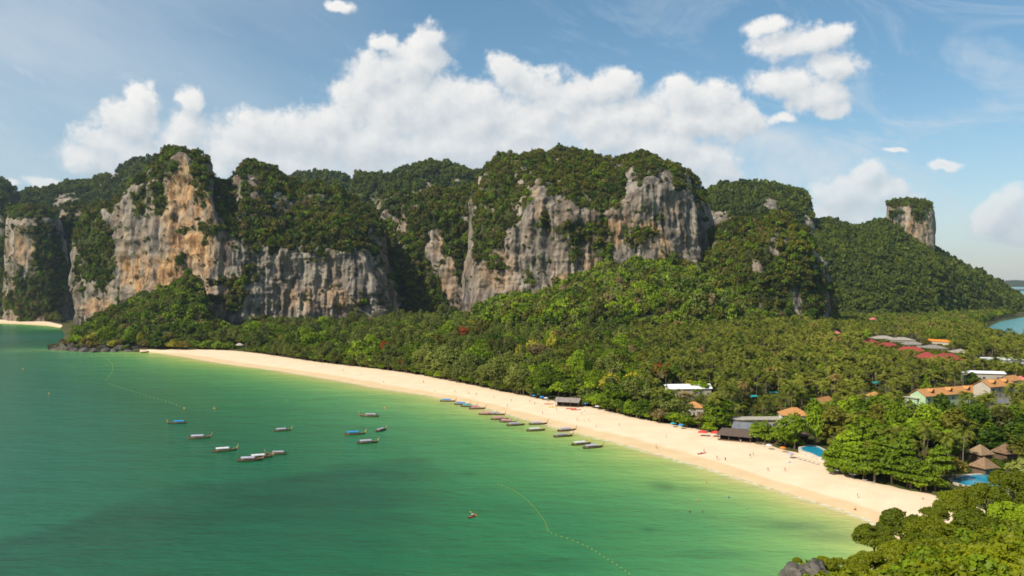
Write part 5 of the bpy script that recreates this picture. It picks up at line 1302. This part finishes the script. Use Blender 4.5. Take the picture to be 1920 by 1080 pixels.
RIB = {k: ribbon(PAINT[k]) for k in ('red', 'yellow', 'pink', 'green')}
def canopy(mat, L=5.6):
    b = MB(); n_ = 9; vs = []
    for e, x in ((0, -L*.62), (1, L*.38)):
        for dz in (0, -.26):
            for k in range(n_):
                a = -1 + 2 * k / (n_ - 1); vs.append((x, a * 1.22, 1.50 + dz + .38 * (1 - a * a)))
    fs = []
    for k in range(n_ - 1):
        fs += [(k, 2*n_+k, 2*n_+k+1, k+1), (n_+k+1, 3*n_+k+1, 3*n_+k, n_+k), (k, k+1, n_+k+1, n_+k), (2*n_+k+1, 2*n_+k, 3*n_+k, 3*n_+k+1)]
    b.add(vs, fs); return b.mesh('canopy', mat)
CAN = {k: canopy(PAINT[k]) for k in ('blue', 'white', 'grey', 'pink', 'teal', 'dark', 'violet')}
b = MB(); b.tube([(0,0,-.2),(0,0,1.2)], .04, 5); POST = b.mesh('post', DECKW)
b = MB(); b.box(-.35, .35, -.22, .22, 0, .5); b.box(-.2,.2,-.16,.16,.5,.68); b.tube([(.3,0,.4),(1.1,.1,.62)], .03, 5); ENG = b.mesh('engine', METAL)
b = MB(); b.tube([(-.3,0,.25),(-3.6,0,-.42)], .035, 5); b.rev([(.0,-.02),(.16,0),(0,.02)], 8, 0, (-3.6,0,-.42)); SHAFT = b.mesh('propeller_shaft', METAL)
def longtail(px, py, ang, can, hull, rib, label, group, scale=1.0, can2=None):
    p = at(px, py, 0); t = empty('longtail_boat', p, R1(ang)); t.scale = (scale,) * 3
    tag(t, label, 'boat', group)
    link('hull', HULL[hull], t); link('deck', DECK, t)
    pr = link('prow', PROW, t); link('ribbon', RIB[rib], pr)
    for x in (-2.6, -.6, 1.6, 2.7): link('bench', BENCH, t, (x, 0, 0))
    c = link('canopy', CAN[can], t)
    for x in (-3.0, -.6, 1.8):
        for s in (-1.0, 1.0): link('post', POST, c, (x, s, .5))
    e = link('engine', ENG, t, (-4.5, 0, .5)); link('propeller_shaft', SHAFT, e)
    return t
ga, gb_ = 'longtail boats anchored in the bay', 'longtail boats at the water edge'
for a in [(333,794,192,'blue','dark','yellow','dark longtail boat with bright blue canopy, leftmost of those at anchor',.9),(373,822,14,'violet','wood','red','brown longtail boat with pale violet canopy, between the blue-canopied one and the white one'),(420,846,22,'white','wood','yellow','wooden longtail boat with white canopy left of the close pair'),
          (468,864,12,'violet','dark','red','front boat of the close pair, dark with violet canopy'),(487,859,24,'white','wood','yellow','back boat of the close pair, white canopy'),(519,852,188,'grey','dark','red','grey-canopied boat pointing left beside the close pair',.85),(529,808,22,'violet','wood','yellow','small pale longtail lying alone in mid bay',.82),
          (693,781,174,'grey','dark','red','broad grey-canopied boat nearest the beach of those at anchor',1.05),(664,815,16,'blue','wood','yellow','wooden longtail with blue canopy in the right cluster'),(714,808,62,'grey','dark','pink','dark boat seen nearly end-on right of the blue-canopied one',.8),(688,831,20,'violet','dark','yellow','violet-canopied longtail lowest in the right cluster',.95)]:
    longtail(*a[:7], ga, a[7] if len(a) > 7 else 1.0)
for a in [(839,753,-5,'blue','dark','red','blue-canopied boat furthest up the beach'),(866,759,-8,'blue','dark','yellow','blue-canopied boat second along the water edge'),(878,763,-10,'teal','dark','red','teal-canopied boat third along the water edge'),(894,767,8,'pink','dark','yellow','reddish boat right beside the teal-canopied one'),
          (913,778,-6,'pink','dark','red','pink-canopied boat left in the tight group of three'),(930,778,-10,'grey','dark','pink','grey-canopied boat behind in the tight group of three'),(936,787,6,'pink','dark','yellow','pink-canopied boat in front in the tight group of three'),(952,792,-14,'pink','dark','red','rusty pink canopied boat overlapping a violet one'),
          (966,798,18,'violet','dark','yellow','violet-canopied boat overlapping the rusty pink one'),(1008,796,10,'violet','dark','red','violet-canopied boat above the white-canopied one'),(1004,808,16,'white','dark','yellow','white-canopied boat below the violet one'),(1062,808,18,'violet','dark','pink','violet boat with raised prow left of the last pair, upper one'),
          (1055,819,18,'grey','dark','red','grey-canopied boat just below the raised violet one'),(1089,834,22,'white','dark','yellow','white-canopied boat in the last pair toward the right'),(1111,840,20,'violet','dark','red','violet-canopied boat furthest right along the water edge')]:
    longtail(*a[:7], gb_, a[7] if len(a) > 7 else .95)

# kayaks
def kayak_mesh(mat):
    b = MB(); n_ = 13; vs = []; fs = []
    for i in range(n_):
        t = i / (n_ - 1) * 2 - 1; x = t * 2.1; w_ = .40 * (1 - abs(t) ** 2.4) + .01; h = .20 + .16 * t * t
        for k in range(8):
            a = 2 * math.pi * k / 8; vs.append((x, w_ * math.cos(a), .18 + .08 * t * t + h * .8 * math.sin(a) * (.8 if math.sin(a) > 0 else 1)))
    for i in range(n_ - 1):
        for k in range(8): fs.append((i*8+k, i*8+(k+1)%8, (i+1)*8+(k+1)%8, (i+1)*8+k))
    b.add(vs, fs); return b.mesh('hull', mat, True)
KAY = {k: kayak_mesh(PAINT[k]) for k in ('red', 'orange', 'yellow', 'teal', 'white')}
b = MB(); b.box(-.3,.3,-.22,.22,.28,.36); b.box(-.36,-.28,-.22,.22,.34,.62); KSEAT = b.mesh('seat', PAINT['dark'])
def sand_z(px, py):
    """height of the sand under a pixel"""
    z = 1.2
    for _ in range(4):
        p = at(px, py, z); q = np.array([[p.x, p.y]])
        dw, dg = seg_dist(q, WATER)[0], seg_dist(q, VEG)[0]
        z = 2.4 * (1 - (1 - np.clip(dw / max(dw + dg, .01), 0, 1)) ** 1.6)
    return float(z)
for (px, py, ang, c, sc, lb) in [(1029,758,-8,'red',1.3,'red kayak left on the sand before the beach shack'),(1037,764,4,'yellow',1.3,'yellow kayak just below the left red one'),(1052,762,-18,'teal',1.2,'teal kayak between the yellow and the long red ones'),(1071,767,-6,'red',1.4,'long red kayak lying lowest before the shack'),(1080,769,-6,'red',1.4,'red kayak end to end with the long one'),(1086,759,-14,'orange',1.4,'orange kayak nearest the shack wall'),(1316,851,28,'red',1.2,'lone red kayak in the middle of the wide sand'),(1482,868,10,'white',1.1,'white kayak by the lounge chairs near the pool'),(1097,771,-10,'white',1.2,'white kayak right of the red pair')]:
    p = at(px, py, sand_z(px, py)); o = link('kayak', KAY[c], None, p, R1(ang)); o.scale = (sc,) * 3; tag(o, lb, 'kayak', 'kayaks on the sand'); link('seat', KSEAT, o)
p = at(886, 969, 0); o = link('kayak', KAY['red'], None, p, R1(55)); o.scale = (1.15,) * 3; tag(o, 'red kayak with a paddler alone on the green water', 'kayak'); link('seat', KSEAT, o)
pp = person(p + Vector((-.1, -.1, .34)), R1(55), 'sit', 'white', 'blue', 'person in a white top sitting in the red kayak on the water', None)
b = MB(); b.tube([(-1.1,0,-.2),(1.1,0,.45)], .022, 5); b.box(-1.4,-1.05,-.02,.02,-.38,-.14); b.box(1.05,1.4,-.02,.02,.40,.64); o = b.build('paddle', PAINT['yellow'], None, False, p + Vector((.28, .30, .80)), R1(145)); tag(o, 'yellow double paddle held by the kayaker', 'paddle')

# umbrellas, sunshades and loungers
def umbrella(px, py, colour, label, rad=1.5):
    p = at(px, py, sand_z(px, py)); t = empty('beach_umbrella', p); tag(t, label, 'umbrella', 'beach umbrellas')
    b = MB(); b.tube([(0,0,-.3),(0,0,2.5)], .03, 6); b.build('pole', PAINT['white'], t)
    b = MB(); b.rev([(rad, 1.95), (rad*.6, 2.28), (.03, 2.52)], 8); b.rev([(rad*.98, 1.78), (rad, 1.95)], 8); b.build('canopy', PAINT[colour], t)
for (px, py, c, lb) in [(1002,747,'blue','blue umbrella at the tree line left of the shack, left one'),(1016,750,'blue','blue umbrella at the tree line left of the shack, right one'),(1046,753,'teal','teal umbrella against the left end of the shack'),(1024,752,'white','white umbrella between the blue and teal ones'),(1098,762,'blue','blue umbrella right of the shack'),(1120,768,'white','white umbrella under the trees right of the shack'),(1262,801,'teal','teal umbrella under the grey-green trees'),(1277,804,'blue','blue umbrella right of the teal one under the trees'),(1482,860,'violet','pale violet umbrella on the sand before the turquoise pool'),(1442,843,'white','small white umbrella before the restaurant trees'),(1600,898,'grey','grey umbrella under the layered trees, right one'),(1570,890,'grey','grey umbrella under the layered trees, left one'),(1468,848,'orange','orange umbrella left of the pool')]:
    umbrella(px, py, c, lb)
for (px, py, lb) in [(1318,818,'left red sunshade tent beside the dark restaurant'),(1342,819,'right red sunshade tent touching the dark restaurant')]:
    p = at(px, py, sand_z(px, py)); t = empty('sunshade_tent', p, R1(-20)); tag(t, lb, 'tent', 'red sunshades by the restaurant')
    b = MB(); b.add([(-2.2,-1.6,2.1),(2.2,-1.6,2.1),(2.2,1.6,2.1),(-2.2,1.6,2.1),(0,0,3.0)], [(0,1,4),(1,2,4),(2,3,4),(3,0,4)]); b.build('canopy', PAINT['red'], t)
    b = MB()
    for (x0,x1,y0,y1) in ((-2.2,2.2,-1.62,-1.58),(-2.2,2.2,1.58,1.62),(-2.22,-2.18,-1.6,1.6),(2.18,2.22,-1.6,1.6)): b.box(x0,x1,y0,y1,1.8,2.08)
    b.build('valance', PAINT['red'], t)
    for sx in (-2.1, 2.1):
        for sy in (-1.5, 1.5): b = MB(); b.box(sx-.04,sx+.04,sy-.04,sy+.04,-.3,2.1); b.build('pole', PAINT['white'], t)
b = MB(); b.box(-1,.35,-.33,.33,.30,.38); b.add([(.35,-.33,.34),(.35,.33,.34),(1.0,.33,.80),(1.0,-.33,.80),(.35,-.33,.28),(.35,.33,.28),(1.0,.33,.74),(1.0,-.33,.74)], [(0,1,2,3),(7,6,5,4),(0,3,7,4),(1,5,6,2),(2,6,7,3)]); LMAT = b.mesh('mattress', PAINT['white'])
b = MB(); b.box(-.04,.04,-.04,.04,0,.3); LLEG = b.mesh('leg', DECKW)
for i, (px, py) in enumerate([(1500,862),(1508,864),(1516,866),(1524,868.5),(1532,871),(1494,859),(1622,902),(1634,906)]):
    p = at(px, py, sand_z(px, py)); t = empty('sun_lounger', p, R1(-60)); tag(t, 'white lounge chair on the sand below the turquoise pool' if i < 6 else 'white lounge chair under the layered trees', 'lounge chair', 'lounge chairs at the beach edge')
    link('mattress', LMAT, t)
    for sx in (-.9, .3):
        for sy in (-.28, .28): link('leg', LLEG, t, (sx, sy, 0))

# ------------------------------------------------------------------ people
PEOPLE = []
for x, y in [(60,158),(150,232),(305,232),(415,248),(470,255),(610,282),(745,307),(715,345),(890,312),(990,406),(1100,378),(1258,456),(1270,452),(1315,463),(1350,464),(1292,410),(1410,510),(1590,497),(1880,668),(822,246),(1040,335),(930,330)]: PEOPLE.append((780 + x / 4.174, 680 + y / 4.174))
for x, y in [(110,499),(68,544),(325,590),(360,596),(465,582),(478,574),(540,640),(612,640),(918,752),(270,560),(425,520),(520,535),(640,580)]: PEOPLE.append((1200 + x / 2.25, 600 + y / 2.25))
for x, y in [(125,352),(235,384),(660,446),(895,505),(940,511),(450,447),(90,360),(330,400)]: PEOPLE.append((560 + x / 2.824, 560 + y / 2.824))
rp = random.Random(12)
cols = ['red', 'blue', 'white', 'black', 'green', 'pink', 'yellow', 'grey']
def beach_where(px, py):
    t = ['at the far end of the beach' , 'before the flame trees', 'above the first beached boats', 'near the tight boat group', 'before the kayaks', 'right of the last boats', 'before the grey-green trees', 'before the dark restaurant', 'before the turquoise pool', 'near the end of the beach']
    e = [640, 780, 880, 960, 1085, 1180, 1290, 1420, 1560, 9999]
    return t[next(i for i, v in enumerate(e) if px < v)]
for i, (px, py) in enumerate(PEOPLE):
    pose = 'walk' if i % 3 else ('stand' if i % 2 else 'wave'); top = rp.choice(cols + [None, None]); bot = rp.choice(cols)
    lb = f'person {dict(walk="walking", stand="standing", wave="waving")[pose]} in {(top + " top, ") if top else ""}{bot} shorts {beach_where(px, py)}'
    person(at(px, py, sand_z(px, py)), rp.uniform(0, 6.28), pose, top, bot, lb)
person(at(1604, 957, sand_z(1604, 957)), 2.0, 'sit', 'red', 'red', 'person in red sitting at the water edge near the beach end')
person(at(1731, 937, sand_z(1731, 937)), 3.6, 'sit', 'pink', 'red', 'person in pink sitting on the last sand by the near trees')
for i, (x, y) in enumerate([(280,688),(375,752),(453,795),(210,812),(262,812),(245,762)]):
    px, py = 1200 + x / 2.25, 600 + y / 2.25; c = cols[i]
    person(at(px, py, 0) + Vector((0, 0, -.92)), i * 1.3, 'stand', c, 'black', f'bather in {c} top standing waist deep in the green shallows', 'people in the water')

# ------------------------------------------------------------------ buoy lines
BUOYM = simple_mat('buoy_yellow', (.32, .34, .06), .5, .3, .1); ROPE = simple_mat('rope', (.08, .17, .06), .9, .1, .2); BUOYO = simple_mat('buoy_orange', (.55, .24, .05), .5, .3, .1)
def buoy_mesh(mat, r_):
    b = MB(); b.rev([(0, -.9*r_), (.6*r_, -.75*r_), (r_, -.2*r_), (r_, .3*r_), (.6*r_, .8*r_), (.2*r_, 1.0*r_), (.12*r_, 1.3*r_), (0, 1.3*r_)], 8); return b.mesh('buoy', mat, True)
BU = buoy_mesh(BUOYM, .18); BUL = buoy_mesh(BUOYO, .6); BUF = buoy_mesh(BUOYM, .24)
def buoy_line(pix, step, me, label, rope_r=.03):
    pts = [at(*p, .05) for p in pix]; q = smooth_poly([tuple(p) for p in pts], 60)
    t = empty('buoy_line', tuple(q[0])); tag(t, label, 'buoy line')
    b = MB(); b.tube([Vector(p) - Vector(q[0]) - Vector((0, 0, .05 + rope_r * .5)) for p in q], rope_r, 5); b.build('rope', ROPE, t)
    d = np.r_[0, np.cumsum(np.linalg.norm(np.diff(q, axis=0), axis=1))]
    for s in np.arange(0, d[-1], step):
        p = Vector([np.interp(s, d, q[:, k]) for k in range(3)]) - Vector(q[0]); link('buoy', me, t, p + Vector((0, 0, .1)))
buoy_line([(935,908),(960,917),(985,935),(1005,955),(1022,978),(1030,1000),(1055,1007),(1085,1018),(1110,1030),(1140,1050),(1165,1065),(1187,1082)], 2.3, BU, 'curving line of small yellow floats in the near green water')
buoy_line([(178,664),(200,672),(211,683),(212,695),(204,707),(197,714)], 7.0, BUF, 'hooked line of yellow floats off the rocky point', .06)
buoy_line([(205,720),(240,731),(275,742),(320,755),(345,765)], 7.0, BUF, 'line of floats running from the hooked one to the blue-canopied boat', .04)
buoy_line([(348,766),(402,766),(470,758),(540,751),(605,745)], 16.0, BU, 'faint line of floats across the middle of the bay', .03)
for (px, py, lb) in [(346,766,'orange mooring buoy above the blue-canopied boat'),(402,766,'orange mooring buoy right of the one above the blue boat'),(92,738,'orange buoy alone in the left part of the bay'),(43,692,'orange buoy furthest left in the bay'),(722,765,'orange buoy just off the beach beyond the grey boat')]:
    o = link('mooring_buoy', BUL, None, at(px, py, .1)); tag(o, lb, 'buoy', 'mooring buoys')

# ------------------------------------------------------------------ far shore on the horizon and the air
massif('hill', [(1760,536,534,533,9000,9600),(1800,536,533,530,9000,9600),(1850,536,532,528,9000,9600),(1880,536,531,527,9000,9600),(1900,536,531,525,9000,9600),(1940,536,532,528,9000,9600),(1990,536,533,529,9000,9600),(2060,536,535,534,9000,9600)], 'low blue hills on the far horizon', 'rock_far', step=4, na=4, nb=10, density=1e9, size=2, seed=30, setback=3, cliff_rock=0, rockbias=-.5, big=6, flute=0, rough=5, ridge_noise=.6, back=1500)
m, n, out = new_mat('air')
n.nodes = n.n
pv = n.add('ShaderNodeVolumePrincipled', {'Color': (0.66, 0.84, 1.0), 'Density': 0.000032, 'Anisotropy': 0.35})
n.put(out.inputs['Volume'], pv.outputs[0])
b = MB(); b.box(-11500, 11500, -1500, 11500, -60, 520)
tag(b.build('haze', m), 'thin bluish sea haze', kind='stuff')

# ------------------------------------------------------------------ labels: look-alikes near one another are told apart by their order along the row
ORD = ['leftmost', 'second from left', 'third from left', 'fourth from left', 'fifth from left', 'sixth from left', 'seventh from left', 'eighth from left', 'ninth from left', 'tenth from left', 'eleventh from left', 'twelfth from left']
same = {}
for o in scene.objects:
    if o.parent is None and o.get('label') and o.get('category'): same.setdefault((o['label'], o.get('group')), []).append(o)
for (lb, g), lst in same.items():
    if len(lst) < 2: continue
    lst.sort(key=lambda o: o.location.x / max(o.location.y, 1))
    n_ = len(lst)
    for i, o in enumerate(lst):
        if i < min(n_, 12): o['label'] = f'{lb}, {ORD[i]}' if i < n_ - 1 or n_ > 12 else f'{lb}, rightmost'
        elif n_ - 1 - i < 12:
            j = n_ - 1 - i; o['label'] = f'{lb}, ' + ('rightmost' if j == 0 else ORD[j].replace('left', 'right'))
